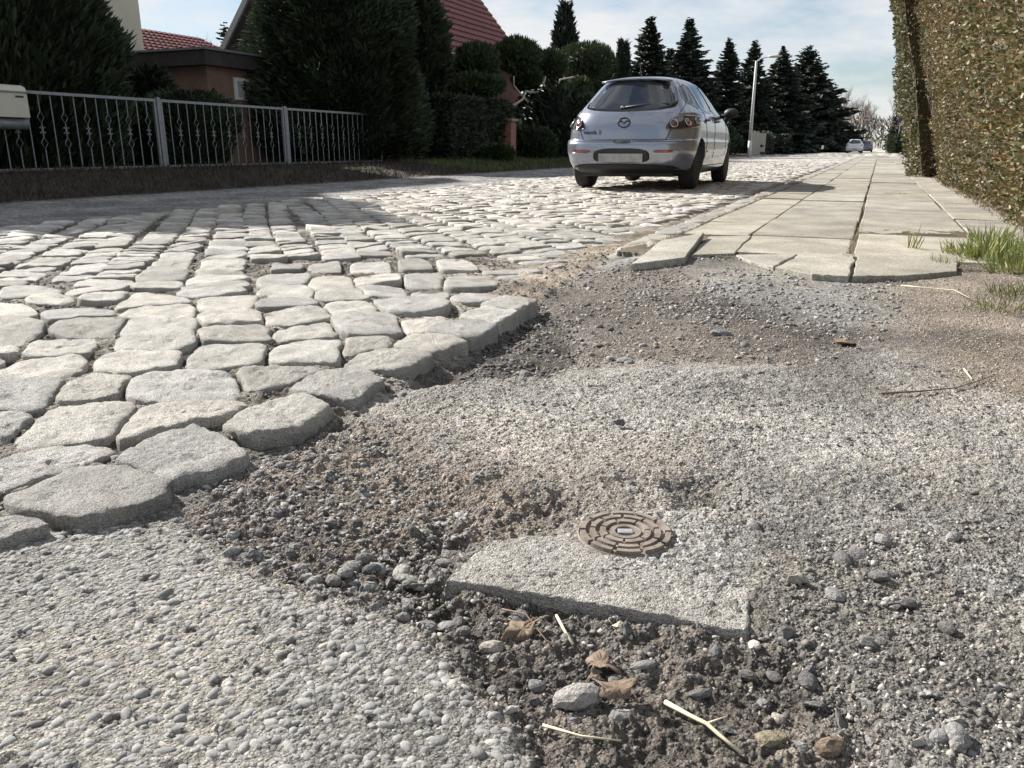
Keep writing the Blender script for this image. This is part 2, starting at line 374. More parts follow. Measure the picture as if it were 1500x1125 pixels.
    c = mixc(c, side * (1 - sm(40, 58, r)), C(.15, .125, .085))
    strip = sm(ROADX0 - .05, ROADX0 - .25, x) * sm(-8.6, -8.0, x)
    c = mixc(c, strip, C(.24, .235, .225))
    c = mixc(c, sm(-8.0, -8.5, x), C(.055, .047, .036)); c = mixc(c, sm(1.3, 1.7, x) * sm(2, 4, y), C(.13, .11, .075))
    c = c * np.clip(v, .55, 1.4) * (1 + np.clip(cr * 1.6, -.35, .35))[:, None]
    return z, np.clip(c, .01, .8)
def gz(x, y): return float(ground_eval(np.array([x], float), np.array([y], float), False)[0])

# ------------------------------------------------------------------ the ground: one sheet out to the horizon, finer where it lies close
rs = [0.0, .25, .42]; d = .45
while d < 2500:
    rs.append(d)
    d += .0021 if d < .9 else (.0021 + (d - .9) * .0021 if d < 2 else (.0045 + (d - 2) * .004 if d < 6 else (.022 + (d - 6) * .02 if d < 60 else d * .25)))
rs = np.array(rs)
head = math.pi / 2 + YAW
fine = np.arange(-.86, .80, .0022)
coarse = np.linspace(.80, 2 * math.pi - .86, 60, endpoint=False)
ths = head + np.concatenate([fine, coarse])
nr, nth = len(rs), len(ths)
RR, TT = np.meshgrid(rs, ths, indexing='ij')
jx = (T1[np.arange(nr)[:, None] & 255, np.arange(nth)[None, :] & 255] - .5) * .6
gx = (RR * np.cos(TT)).ravel(); gy = (RR * np.sin(TT)).ravel()
z, c = ground_eval(gx, gy)
GV = np.stack([gx, gy, z], 1)
ii = np.arange(nr - 1)[:, None] * nth; jj = np.arange(nth)[None, :]; j2 = (jj + 1) % nth
GF = np.stack([ii + jj, ii + nth + jj, ii + nth + j2, ii + j2], -1).reshape(-1, 4)
fc = GV[GF].mean(1)
inroad = (fc[:, 0] < edge_x(fc[:, 1])) & (fc[:, 0] > ROADX0) & (fc[:, 1] > -30)
inap = (sdist(APRON, fc[:, 0], fc[:, 1]) < 0)
inside_walk = (fc[:, 0] > -1.2) & (fc[:, 0] < 1.02) & (fc[:, 1] > 4.06)
zone = np.where(inap, 2, np.where(inroad, 1, np.where(inside_walk, 3, 0)))
def sub(name, k):
    F = GF[zone == k]; u, inv = np.unique(F, return_inverse=True)
    return struct(mesh_np(name, GV[u], inv.reshape(F.shape), M['ground'], smooth=False, col=c[u]))
ground = sub('ground', 0); road = sub('road', 1); apron = sub('asphalt_apron', 2); sidewalk = sub('sidewalk', 3)

# ------------------------------------------------------------------ setts
def chaikin(P, it=2, k=.22):
    for _ in range(it):
        Q = np.roll(P, -1, 0); P = np.stack([P * (1 - k) + Q * k, P * k + Q * (1 - k)], 1).reshape(-1, 2)
    return P
def resample(P, n):
    Q = np.vstack([P, P[:1]]); L = np.concatenate([[0], np.cumsum(np.linalg.norm(np.diff(Q, axis=0), axis=1))])
    t = np.linspace(0, L[-1], n, endpoint=False)
    return np.stack([np.interp(t, L, Q[:, 0]), np.interp(t, L, Q[:, 1])], 1)
def sett(P, top, n, rings, tilt=(0, 0), rough=1.0, bot=-.07, soft=1.0):
    """a worn granite stone: outline P (world xy), domed uneven top at height top; returns V, F (quads + centre fan as quads)"""
    P = np.array(P, float); P = resample(chaikin(chaikin(P, 1, .09), 1, .25) if len(P) < 20 else P, n); ctr = P.mean(0); size = np.sqrt(abs(np.sum(P[:, 0] * np.roll(P[:, 1], -1) - P[:, 1] * np.roll(P[:, 0], -1)) / 2))
    e = min(.009, size * .07) * soft
    prof = [(1.0, bot), (1.0, top - .03)]
    if rings >= 4: prof += [(1.0, top - .018)]
    ins = ([.012, .05, .11, .2] + list(np.linspace(.3, .95, max(2, rings - 7)))) if rings > 4 else [.03, .12, .6]
    for s in ins: prof.append((1 - s, top - e * math.exp(-s * size / .011) * .95))
    V = []
    for k, (s, zz) in enumerate(prof):
        q = ctr + (P - ctr) * s
        if k: q = q + .010 * rough * np.stack([fbm(q[:, 0] * 30 + k * .2, q[:, 1] * 30 + zz * 40, 2), fbm(q[:, 0] * 30 + 9, q[:, 1] * 30 + zz * 40, 2)], 1)
        zc = np.full(n, zz)
        if k: zc = zc + rough * (.020 * fbm(q[:, 0] * 9, q[:, 1] * 9, 2, T2) + .011 * fbm(q[:, 0] * 34, q[:, 1] * 34, 3, T3) - .012 * np.clip(fbm(q[:, 0] * 22 + 5, q[:, 1] * 22, 3, T4) - .14, 0, 1) * 3 + .0045 * fbm(q[:, 0] * 130, q[:, 1] * 130, 2, T4)) * min(1, k / 2) + (q[:, 0] - ctr[0]) * tilt[0] + (q[:, 1] - ctr[1]) * tilt[1]
        V.append(np.column_stack([q, zc]))
    V = np.vstack(V); m = len(prof); a = np.arange(n); b = (a + 1) % n; F = []
    for k in range(m - 1): F.append(np.stack([k * n + a, k * n + b, (k + 1) * n + b, (k + 1) * n + a], 1))
    cz = V[-n:, 2].mean(); V = np.vstack([V, [[ctr[0], ctr[1], cz]]]); cc = np.full(n // 2, len(V) - 1); o = (m - 1) * n
    h = np.arange(0, n, 2); F.append(np.stack([o + h, o + (h + 1) % n, o + (h + 2) % n, cc], 1))
    return V, np.vstack(F), ctr
EDGE = [[(168, 672), (224, 640), (288, 622), (344, 644), (364, 664), (248, 704), (212, 684)],
        [(0, 724), (116, 676), (208, 684), (248, 708), (240, 728), (132, 762), (36, 744)],
        [(324, 620), (372, 588), (444, 572), (488, 592), (432, 624), (368, 632)],
        [(-60, 762), (0, 758), (56, 760), (72, 768), (0, 786), (-70, 804)],
        [(420, 566), (468, 540), (532, 534), (564, 556), (516, 584), (480, 576)],
        [(504, 532), (530, 514), (580, 506), (638, 518), (590, 541), (536, 540)],
        [(574, 502), (604, 488), (656, 488), (688, 496), (640, 515), (604, 508)],
        [(620, 483), (654, 468), (698, 464), (732, 472), (692, 495), (656, 488)],
        [(670, 461), (702, 448), (762, 453), (730, 470), (692, 464)],
        [(700, 446), (736, 432), (790, 438), (762, 452), (730, 449)]]
INNER = [[(-70, 602), (42, 598), (53, 604), (0, 640), (-80, 652)], [(-60, 566), (0, 560), (84, 553), (81, 575), (52, 598), (-60, 594)],
         [(21, 648), (76, 591), (184, 590), (192, 602), (148, 647), (110, 642)], [(96, 570), (138, 545), (186, 550), (178, 570), (122, 588), (90, 584)],
         [(148, 541), (164, 513), (250, 511), (257, 518), (247, 539), (182, 544)], [(-60, 700), (0, 676), (24, 662), (90, 645), (150, 652), (142, 667), (92, 675), (50, 692), (-60, 724)],
         [(176, 650), (226, 590), (290, 584), (354, 589), (326, 606), (250, 622)], [(202, 553), (245, 543), (316, 540), (344, 560), (335, 583), (296, 585), (222, 584), (198, 572)],
         [(358, 534), (388, 531), (476, 538), (442, 549), (390, 562), (356, 568)],
         [(178, 508), (186, 490), (272, 487), (278, 505), (250, 511)], [(280, 534), (300, 500), (378, 499), (390, 528), (300, 537)],
         [(396, 530), (408, 506), (450, 493), (490, 496), (496, 522), (480, 532)], [(292, 500), (302, 478), (382, 475), (398, 496), (370, 498)],
         [(408, 492), (420, 473), (476, 472), (493, 488), (488, 493)], [(492, 480), (496, 462), (500, 459), (576, 457), (588, 485), (502, 490)],
         [(184, 487), (200, 466), (276, 465), (278, 485)], [(178, 459), (226, 446), (274, 447), (276, 464), (200, 464)], [(302, 474), (298, 456), (378, 454), (388, 472)],
         [(296, 454), (300, 437), (372, 432), (378, 440), (362, 453)], [(388, 466), (398, 454), (466, 450), (480, 464), (450, 472), (394, 473)],
         [(376, 450), (380, 440), (450, 436), (460, 447)], [(384, 438), (386, 422), (450, 420), (452, 434)], [(382, 418), (388, 402), (446, 400), (452, 416)],
         [(394, 400), (398, 386), (442, 379), (448, 396)], [(486, 458), (484, 442), (534, 440), (548, 457)], [(472, 438), (470, 428), (530, 426), (538, 439)],
         [(458, 424), (458, 408), (514, 405), (520, 422)], [(450, 399), (450, 386), (498, 378), (502, 398)], [(550, 436), (580, 458), (644, 458), (652, 442), (600, 432)],
         [(592, 468), (598, 462), (652, 463), (620, 484), (598, 480)], [(534, 432), (532, 422), (586, 420), (600, 431), (546, 434)], [(522, 420), (520, 402), (584, 399), (590, 418)],
         [(512, 396), (512, 386), (572, 384), (576, 397)], [(596, 420), (598, 402), (644, 400), (650, 410), (642, 423)], [(584, 398), (582, 377), (624, 376), (638, 396)],
         [(610, 432), (606, 424), (644, 424), (656, 432), (648, 440)], [(656, 428), (660, 404), (712, 402), (724, 416), (704, 426)], [(644, 398), (636, 378), (684, 376), (696, 384), (704, 396)],
         [(668, 440), (672, 429), (716, 426), (728, 431), (704, 442)], [(500, 520), (510, 498), (560, 494), (566, 505), (515, 518)],
         [(10, 538), (44, 524), (108, 525), (118, 532), (80, 550), (42, 553), (18, 548)], [(42, 520), (60, 500), (120, 492), (136, 494), (112, 518), (66, 524)],
         [(-50, 510), (-50, 474), (0, 472), (62, 472), (48, 486), (20, 498), (0, 508)], [(80, 478), (96, 468), (176, 466), (180, 472), (160, 486), (104, 488)],
         [(70, 460), (84, 452), (156, 452), (158, 462), (120, 467), (84, 468)], [(-40, 468), (-40, 446), (30, 446), (54, 464)], [(46, 440), (52, 431), (96, 430), (100, 436), (84, 441)],
         [(120, 438), (140, 428), (180, 428), (180, 436), (152, 440)], [(170, 450), (196, 437), (200, 428), (260, 432), (276, 444), (226, 445)], [(10, 436), (12, 420), (78, 418), (80, 426), (36, 432)]]
def shrink(P, m):
    P = np.array(P); c0 = P.mean(0); d = P - c0; L = np.linalg.norm(d, axis=1, keepdims=True); return c0 + d * (1 - m / np.maximum(L, m * 1.5))
stones = []                                    # (distance, polygon, top, kind)
traced = []
for k, p in enumerate(EDGE):
    P = np.array(PG(p, .02)); traced.append(P); stones.append((np.linalg.norm(P.mean(0)), P, .022, 'edge'))
for k, p in enumerate(INNER):
    P = np.array(PG(p, .012)); traced.append(P); stones.append((np.linalg.norm(P.mean(0)), shrink(P, .002), .013 + .005 * math.sin(k * 2.3), 'inner'))
U = np.array([-.66, .75]); Vv = np.array([.75, .66])
tx = np.array([t.mean(0) for t in traced])
far_pol = []
row = -16.0
while row < 40:
    wrow = .185 + .05 * random.random(); u = -30 + random.random() * .2
    ph = random.random() * 6
    while u < 46:
        lu = random.uniform(.115, .185)
        c0 = U * u + Vv * (row + wrow / 2)
        if ROADX0 - .1 < c0[0] < -1.1 and -1.5 < c0[1] < 34:
            exx = edge_x(c0[1])
            if c0[0] < exx - .13:
                g = .002 + .003 * random.random(); g2 = .004 + .008 * random.random(); sh = .03 * math.sin(u * .9 + ph)
                q = [U * (u + a) + Vv * (row + b + sh) + rng.normal(0, .006, 2) for a, b in ((g, g2), (lu - g, g2), (lu - g, wrow - g2), (g, wrow - g2))]
                q = np.array(q); dd = np.hypot(*c0)
                if dd < 6.5:
                    pts = np.vstack([q * .9 + c0 * .1, q * .55 + c0 * .45, [c0]])
                    bad = any(np.min(np.linalg.norm(t.mean(0) - c0)) < .6 and (sdist(t, pts[:, 0], pts[:, 1]) < .006).any() for t in traced)
                else: bad = False
                if not bad:
                    bury = float(sm(-1.75, -1.3, np.array(c0[0])) * sm(2.5, 3.0, np.array(c0[1])) * sm(7.0, 4.6, np.array(c0[1])))
                    stones.append((dd, q, .013 - .008 * bury + rng.normal(0, .004), 'row'))
        u += lu
    row += wrow
stones.sort(key=lambda s: s[0])
# worn setts sit tight: let every near stone grow towards its neighbours until only a narrow joint is left
nearS = [list(s_) for s_ in stones if s_[0] < 3.7]; restS = [s_ for s_ in stones if s_[0] >= 3.7]
for s_ in nearS:
    P = np.array(s_[1]); P = P.mean(0) + (P - P.mean(0)) * (1.05 if s_[3] != 'row' else 1.0); s_[1] = resample(chaikin(chaikin(P, 1, .09), 1, .25), 22)
cen = np.array([s_[1].mean(0) for s_ in nearS])
for i, s_ in enumerate(nearS):
    if s_[3] == 'edge': continue
    nb_i = [j for j in np.argsort(np.linalg.norm(cen - cen[i], axis=1))[1:9] if np.linalg.norm(cen[j] - cen[i]) < .5]
    P = s_[1]; live = np.ones(len(P), bool); dr = P - cen[i]; dr = dr / np.linalg.norm(dr, axis=1, keepdims=True)
    for _ in range(5):
        Q = P + dr * .0055; dmin = np.full(len(P), 9.0)
        for j in nb_i: dmin = np.minimum(dmin, sdist(nearS[j][1], Q[:, 0], Q[:, 1]))
        live &= (dmin > .006) & (Q[:, 0] < edge_x(Q[:, 1]) - .02)
        P = np.where(live[:, None], Q, P)
    P = .5 * P + .25 * np.roll(P, 1, 0) + .25 * np.roll(P, -1, 0); s_[1] = P
stones = [tuple(s_) for s_ in nearS] + restS
# nearest ones in the view become objects of their own
hd = np.array([-math.sin(YAW), math.cos(YAW)])
cnt = 0; FVs = []; FFs = []; fo = 0
for dd, P, top, kind in stones:
    c0 = P.mean(0); ang = abs(math.atan2(hd[0] * c0[1] - hd[1] * c0[0], hd @ c0))
    tl = (rng.normal(0, .05), rng.normal(0, .05)) if kind != 'edge' else (rng.normal(0, .015), rng.normal(0, .015))
    if ang < .66 and cnt < 300 and dd < 12:
        n, rg = (110, 26) if dd < 2.2 else ((56, 14) if dd < 3.0 else ((24, 7) if dd < 4 else (16, 5)))
        V, F, ctr = sett(P, top, n, rg, tl, bot=-.12 if kind == 'edge' else -.07)
        o = mesh_np('edge_stone' if kind == 'edge' else 'cobble', V - np.array([ctr[0], ctr[1], 0]), F, M['granite'], road, True, loc=(ctr[0], ctr[1], 0)); cnt += 1
    else:
        if ang > 1.3 and dd > 3: continue
        V, F, ctr = sett(P, top, 8, 3, tl, 1.0, -.03)
        FVs.append(V); FFs.append(F + fo); fo += len(V)
o = mesh_np('far_cobbles', np.vstack(FVs), np.vstack(FFs), M['granite_far'], road, True, col=np.concatenate([np.repeat(rng.uniform(.72, 1.28, (1, 1)) * np.array([[1, rng.uniform(.96, 1.0), rng.uniform(.88, 1.02)]]), len(v), 0) for v in FVs])); o['kind'] = 'stuff'

# ------------------------------------------------------------------ sidewalk slabs and kerb
def prism(poly, z0, z1, bev=.006, tilt=(0, 0)):
    bm = bmesh.new(); c0 = np.mean(np.array(poly), 0)
    b = [bm.verts.new((x, y, z0 + (x - c0[0]) * tilt[0] + (y - c0[1]) * tilt[1])) for x, y in poly]
    t = [bm.verts.new((x, y, z1 + (x - c0[0]) * tilt[0] + (y - c0[1]) * tilt[1])) for x, y in poly]
    n = len(poly); bm.faces.new(b[::-1]); top = bm.faces.new(t)
    for i in range(n): bm.faces.new((b[i], b[(i + 1) % n], t[(i + 1) % n], t[i]))
    bmesh.ops.recalc_face_normals(bm, faces=bm.faces)
    if bev: bmesh.ops.bevel(bm, geom=[e for e in bm.edges if all(v in t for v in e.verts)], offset=bev, segments=2, affect='EDGES', profile=.5)
    return bm
def jag(poly, n=5, a=.008):                   # broken edge
    q = []
    for i in range(len(poly)):
        A = np.array(poly[i]); B = np.array(poly[(i + 1) % len(poly)])
        for k in range(n):
            p = A + (B - A) * k / n
            q.append(tuple(p + (rng.normal(0, a, 2) if k else 0)))
    return q
cols = [(-1.06, -.664), (-.656, -.083), (-.062, .557), (.568, .95)]
for ci, (xa, xb) in enumerate(cols):
    y = [5.03, 4.25, 4.26, 4.5][ci]
    k = 0
    while y < 58:
        ln = 1.2 if ci != 3 else .8
        ln *= random.choice([1, 1, 1, .75])
        tz = .047 + rng.normal(0, .003)
        poly = [(xa + rng.normal(0, .004), y + .006), (xb + rng.normal(0, .004), y + .006), (xb + rng.normal(0, .004), y + ln - .006), (xa + rng.normal(0, .004), y + ln - .006)]
        obj('paving_slab', prism(poly, -.01, tz, .007, (rng.normal(0, .006), rng.normal(0, .005))), M['slabm'], sidewalk)
        y += ln; k += 1
for p, tz in (([(1136, 391), (1172, 372), (1252, 372), (1243, 404), (1190, 401)], .046), ([(1078, 373), (1167, 372), (1133, 390), (1100, 383)], .045),
              ([(1249, 404), (1256, 374), (1402, 374), (1402, 397), (1330, 403)], .046), ([(1012, 373), (1040, 346), (1100, 345), (1076, 371)], .047)):
    obj('paving_slab', prism(jag(PG(p, tz), 6, .004), -.02, tz, .005), M['slabm'], sidewalk)
lp = PG([(925, 381), (968, 353), (1031, 346), (1004, 376)], .06)
o = obj('loose_paving_slab', prism(jag(lp, 4, .002), .026, .062, .005, (.05, .03)), M['slabm'])
tag(o, 'loose grey paving slab lifted and tilted at the broken corner of the pavement', 'paving slab')
kerb = struct(mesh_np('kerb', [[-1.235, 4.0, -.1], [-1.075, 4.0, -.1], [-1.075, 60, -.1], [-1.235, 60, -.1], [-1.235, 4.0, .012], [-1.075, 4.0, .012], [-1.075, 60, .012], [-1.235, 60, .012]],
    [[0, 3, 2, 1], [4, 5, 6, 7], [0, 1, 5, 4], [1, 2, 6, 5], [2, 3, 7, 6], [3, 0, 4, 7]], M['kerb']))
y = 4.15
while y < 58:
    ln = random.uniform(.8, 1.1)
    P = [(-1.24, y + .005), (-1.155, y + .005), (-1.07, y + .005), (-1.07, y + ln * .5), (-1.07, y + ln - .005), (-1.155, y + ln - .005), (-1.24, y + ln - .005), (-1.24, y + ln * .5)]
    V, F, c0 = sett(P, .044 + rng.normal(0, .004), 24 if y < 12 else 12, 5, (0, rng.normal(0, .006)), 1.2, -.08)
    mesh_np('kerb_stone', V - np.array([c0[0], c0[1], 0]), F, M['kerb'], kerb, True, loc=(c0[0], c0[1], 0)); y += ln

# ------------------------------------------------------------------ broken concrete slab and valve cover
poly = np.array(PG([(652, 849), (700, 803), (760, 782), (850, 772), (985, 785), (1095, 800), (1103, 830), (1100, 924), (1060, 920), (960, 899), (860, 882), (740, 862)], .004))
n = 150; P = resample(poly, n); P = P + np.stack([fbm(P[:, 0] * 50, P[:, 1] * 50, 3), fbm(P[:, 0] * 50 + 7, P[:, 1] * 50, 3)], 1) * .008
c0 = P.mean(0); prof = [(1.0, -.05), (1.003, -.022), (1.0, -.008), (.99, -.001)] + [(1 - t, .003) for t in np.linspace(.02, .98, 46)]
V = []
for k, (sc, zz) in enumerate(prof):
    q = c0 + (P - c0) * sc
    wA, iA = worley(q[:, 0] / .016, q[:, 1] / .016, .25, .6); wB, iB = worley(q[:, 0] / .007 + 5, q[:, 1] / .007, .25, .6)
    zc = zz + .006 * fbm(q[:, 0] * 14, q[:, 1] * 14, 4) + ((.0026 * wB - .004 * wA * (iA > .6) + .0022 * wA * (iA < .4)) if k > 2 else 0) - .010 * sm(-.02, .10, (q[:, 1] - c0[1]) - .02)
    V.append(np.column_stack([q, zc]))
V = np.vstack(V); a = np.arange(n); b = (a + 1) % n
F = np.vstack([np.stack([k * n + a, k * n + b, (k + 1) * n + b, (k + 1) * n + a], 1) for k in range(len(prof) - 1)])
o = mesh_np('concrete_slab', V - np.array([c0[0], c0[1], 0]), F, M['oldcon'], smooth=False, loc=(c0[0], c0[1], 0))
tag(o, 'broken wedge of pale pitted concrete slab beside the round iron valve cover', 'slab')
vc = G(916, 778, .008); VR = .0695
t = thing('valve_cover', 'round rusty iron valve cover with concentric raised rings set in the ground', 'valve cover', (vc[0], vc[1], -.0015), R(20))
bm = bmesh.new(); lathe(bm, [(VR * 1.02, -.05), (VR * 1.02, .004), (VR * .99, .0065), (VR * .97, .005), (0.0, .005)], 48); obj('lid', bm, M['iron'], t, False)
def seg(r0, r1, a0, a1, z0, z1, n=6):
    bm = bmesh.new(); A = []
    for k in range(n + 1):
        th = a0 + (a1 - a0) * k / n; A.append([bm.verts.new((r * math.cos(th), r * math.sin(th), zz)) for r, zz in ((r0, z0), (r0 + .001, z1), (r1 - .001, z1), (r1, z0))])
    for p, q in zip(A, A[1:]):
        for i in range(3): bm.faces.new((p[i], p[i + 1], q[i + 1], q[i]))
    bm.faces.new(A[0]); bm.faces.new(A[-1][::-1]); return bm
for (r0, r1, m, off) in ((.83, .97, 10, 0), (.62, .76, 9, .2), (.40, .55, 7, .1)):
    for k in range(m):
        a0 = off + 2 * math.pi * k / m
        obj('raised_segment', seg(VR * r0, VR * r1, a0 + .05, a0 + 2 * math.pi / m - .05, .004, .0115), M['iron'], t)
bm = bmesh.new(); lathe(bm, [(VR * .34, .004), (VR * .33, .010), (VR * .22, .010), (VR * .2, .003), (0, .003)], 24); obj('hub', bm, M['iron'], t)
boxo('tag_plate', (-.011, .011, -.007, .007, .004, .0105), M['ironlabel'], t, .001)

# ------------------------------------------------------------------ loose stones and gravel
def ico(sub):
    bm = bmesh.new(); bmesh.ops.create_icosphere(bm, subdivisions=sub, radius=1.0)
    V = np.array([v.co[:] for v in bm.verts]); F = np.array([[v.index for v in f.verts] for f in bm.faces]); bm.free(); return V, F
IV1, IF1 = ico(1); IV2, IF2 = ico(2)
def rockshape(V, seed, ang=1.0):
    g = np.random.default_rng(seed); X = V.copy()
    for _ in range(9 if ang > .5 else 3):               # chip flat faces off
        nrm = g.normal(size=3); nrm /= np.linalg.norm(nrm); d = g.uniform(.3, .62) if ang > .5 else g.uniform(.6, .9)
        k = X @ nrm; X = X - np.outer(np.clip(k - d, 0, None), nrm)
    X *= g.uniform(.75, 1.25, 3) * np.array([1.0, .85, .62]); X += g.normal(0, .035 * ang, X.shape)
    return X
G20 = [rockshape(IV1, 100 + k) for k in range(24)]
def sample_poly(poly, n):
    P = np.array(poly); lo, hi = P.min(0), P.max(0); out = []
    while len(out) < n:
        q = lo + rng.random((n * 2, 2)) * (hi - lo); out += list(q[sdist(poly, q[:, 0], q[:, 1]) < 0])
    return np.array(out[:n])
GREY = lambda k: (.13 + .16 * k) * np.array([1.0, .98, .95])
MIXC = lambda k: np.array([.11, .105, .098]) + k ** 3 * np.array([.34, .32, .28])
TAN = lambda k: np.array([.19, .16, .13]) + k * np.array([.19, .178, .155])
FLUSH = lambda k: (.20 + .17 * k) * np.array([1.0, .975, .92])
DKG = lambda k: (.08 + .13 * k) * np.array([1.0, .98, .95])
DARK = lambda k: (.06 + .12 * k) * np.array([1, .95, .9])
RIGHT = PG([(1060, 560), (1260, 520), (1500, 560), (1620, 700), (1700, 1200), (1280, 1250), (1200, 1000), (1110, 900), (1110, 790), (1000, 700)])
RIGHTN = PG([(1180, 800), (1600, 760), (1800, 1300), (1300, 1300), (1200, 1000), (1130, 930)])
FRONT = PG([(900, 392), (1010, 378), (1100, 388), (1230, 405), (1330, 420), (1300, 500), (1180, 480), (1000, 470), (860, 430)])
RUB = PG([(270, 760), (300, 705), (400, 655), (480, 620), (560, 640), (640, 690), (690, 760), (650, 850), (600, 905), (500, 880), (380, 840), (310, 790)])
MIDR = PG([(440, 640), (560, 590), (700, 556), (1060, 556), (1110, 640), (1110, 790), (990, 800), (840, 765), (700, 790), (640, 700), (540, 650)])
jobs = [('rubble', RUB, 1700, .003, .0115, GREY), ('soil', SOIL, 1500, .002, .0085, MIXC), ('soil', SOIL, 22, .008, .013, MIXC), ('right', RIGHT, 3600, .0022, .0062, MIXC), ('right', RIGHT, 800, .005, .0125, DKG), ('rightn', RIGHTN, 1500, .0022, .008, MIXC), ('rightn', RIGHTN, 60, .007, .012, GREY),
        ('front', FRONT, 2600, .005, .017, GREY), ('hole', HOLE, 900, .004, .017, DARK), ('dirt', DIRTB, 1100, .004, .013, TAN), ('dirt', DIRTB, 200, .010, .022, GREY), ('mid', MIDR, 750, .0035, .0105, DKG), ('mid', MIDR, 2600, .003, .006, FLUSH), ('mid', MIDR, 1600, .0018, .004, TAN), ('pit', PIT, 110, .004, .012, GREY), ('apron', APRON, 500, .0015, .004, MIXC)]
recs = []
for nm, poly, n, s0, s1, cf in jobs:
    q = sample_poly(poly, n)
    keep = fbm(q[:, 0] * 6 + 2, q[:, 1] * 6, 3, T3) > -.12; q = q[keep]
    if nm != 'apron': q = q[sdist(APRON, q[:, 0], q[:, 1]) > .01]
    sz = s0 + (s1 - s0) * rng.random(len(q)) ** 2.2
    for p, s_ in zip(q, sz): recs.append([nm, p[0], p[1], s_, cf(rng.random())])
TINY = len(recs)
for nm, poly, n, cf in (('right', RIGHT, 5500, MIXC), ('rightn', RIGHTN, 3500, MIXC), ('mid', MIDR, 1800, TAN), ('soil', SOIL, 2600, DARK), ('rubble', RUB, 2400, TAN), ('dirt', DIRTB, 2500, TAN), ('brown', BROWN, 4000, TAN), ('mid', MIDR, 1500, GREY)):
    q = sample_poly(poly, n); q = q[sdist(APRON, q[:, 0], q[:, 1]) > .01]
    for p in q: recs.append([nm, p[0], p[1], .0012 + .0028 * rng.random() ** 2 + (.0025 if nm in ('brown', 'dirt') else 0), cf(rng.random())])
# gravel in the joints of the setts
polys = [s_[1] for s_ in stones if s_[0] < 4.6]
q = np.column_stack([rng.uniform(-3.6, -.95, 26000), rng.uniform(.3, 4.4, 26000)]); q = q[(q[:, 0] < edge_x(q[:, 1]) + .05)]
ok = np.ones(len(q), bool)
for Pp in polys:
    lo, hi = Pp.min(0) - .01, Pp.max(0) + .01
    m = np.where(ok & (q[:, 0] > lo[0]) & (q[:, 0] < hi[0]) & (q[:, 1] > lo[1]) & (q[:, 1] < hi[1]))[0]
    if len(m): ok[m] &= sdist(Pp, q[m, 0], q[m, 1]) > .004
q = q[ok][:3800]
for p in q: recs.append(['joint', p[0], p[1], .003 + .011 * rng.random() ** 1.8, MIXC(rng.random() * .8)])
X = np.array([r[1] for r in recs]); Y = np.array([r[2] for r in recs]); Zg = ground_eval(X, Y, False)
pix = np.array([r[3] for r in recs]) / np.hypot(X, Y)
LAB = {'rubble': ('angular chip of stone in the rubble beside the big edge stones', 'chips in the rubble by the edge stones'),
       'soil': ('small stone lying in the dark soil in front of the concrete slab', 'stones in the dark soil'),
       'right': ('small stone bedded in the worn grey gravel behind the concrete slab', 'stones in the worn gravel'),
       'rightn': ('small stone in the gritty ground beyond the square corner of the concrete slab', 'stones in the gritty ground'),
       'front': ('crushed stone in the heap before the paving slabs', 'crushed stones before the pavement'),
       'hole': ('stone chip in the hollow under the edge stones', 'chips in the hollow'), 'dirt': ('stone on the brown dirt strip in front of the paved footway', 'stones on the dirt strip'),
       'mid': ('small stone on the worn asphalt hump', 'stones on the asphalt hump'), 'pit': ('broken stone in the pit at the pointed end of the concrete slab', 'stones in the pit'),
       'brown': ('small stone on the brown soil beside the grass', 'stones on the brown soil'), 'apron': ('tiny grit stone on the smooth pebbled asphalt', 'grit on the asphalt'), 'joint': ('stone chip wedged in a joint between the cobbles', 'chips in the cobble joints')}
view = np.array([abs(math.atan2(hd[0] * yy - hd[1] * xx, hd[0] * xx + hd[1] * yy)) < .6 for xx, yy in zip(X, Y)])
order = np.argsort(-pix * view); big = set(order[:270].tolist())
BIGM = []
for k in range(16):
    me = bpy.data.meshes.new('loose_stone'); V = rockshape(IV2, 300 + k, 1.0 if k % 3 else .3)
    me.from_pydata([tuple(v) for v in V], [], [tuple(f) for f in IF2]); BIGM.append(me)
def rockmat(name, colr):
    return mat(name, tuple(np.array(colr) * .8), tuple(np.array(colr) * 1.15), 70, .9, 1.0, 200, rand=.25, fine=(300, .35), spec=.3, bdist=.006)
RM = [rockmat('basalt', (.17, .165, .16)), rockmat('grey_stone', (.25, .245, .235)), rockmat('pale_stone', (.31, .29, .26)), rockmat('brown_stone', (.21, .155, .11)), rockmat('white_pebble', (.5, .48, .44)), rockmat('yellow_stone', (.32, .275, .19)), rockmat('brick_chip', (.5, .22, .1))]
def loose(x, y, zc, s, k, m, label, group=None, ratio=(1, 1, 1), rz=None):
    o = bpy.data.objects.new('loose_stone', BIGM[k % 16]); link(o); o.location = (x, y, zc)
    o.scale = (s * ratio[0], s * ratio[1], s * ratio[2]); o.rotation_euler = (random.uniform(-.25, .25), random.uniform(-.25, .25), random.uniform(0, 6.28) if rz is None else rz)
    if not o.data.materials: o.data.materials.append(None)
    o.material_slots[0].link = 'OBJECT'; o.material_slots[0].material = m
    return tag(o, label, 'stone', group)
OV = np.array([[1, 0, 0], [-1, 0, 0], [0, 1, 0], [0, -1, 0], [0, 0, 1], [0, 0, -1]], float); OF = np.array([[0, 2, 4], [2, 1, 4], [1, 3, 4], [3, 0, 4], [2, 0, 5], [1, 2, 5], [3, 1, 5], [0, 3, 5]])
G8 = [OV * rng.uniform(.5, 1.2, 3) + rng.normal(0, .18, OV.shape) for _ in range(12)]
octo = np.array([r[3] < .0042 for r in recs])
GVs = []; GFs = []; GCs = []; fo = 0
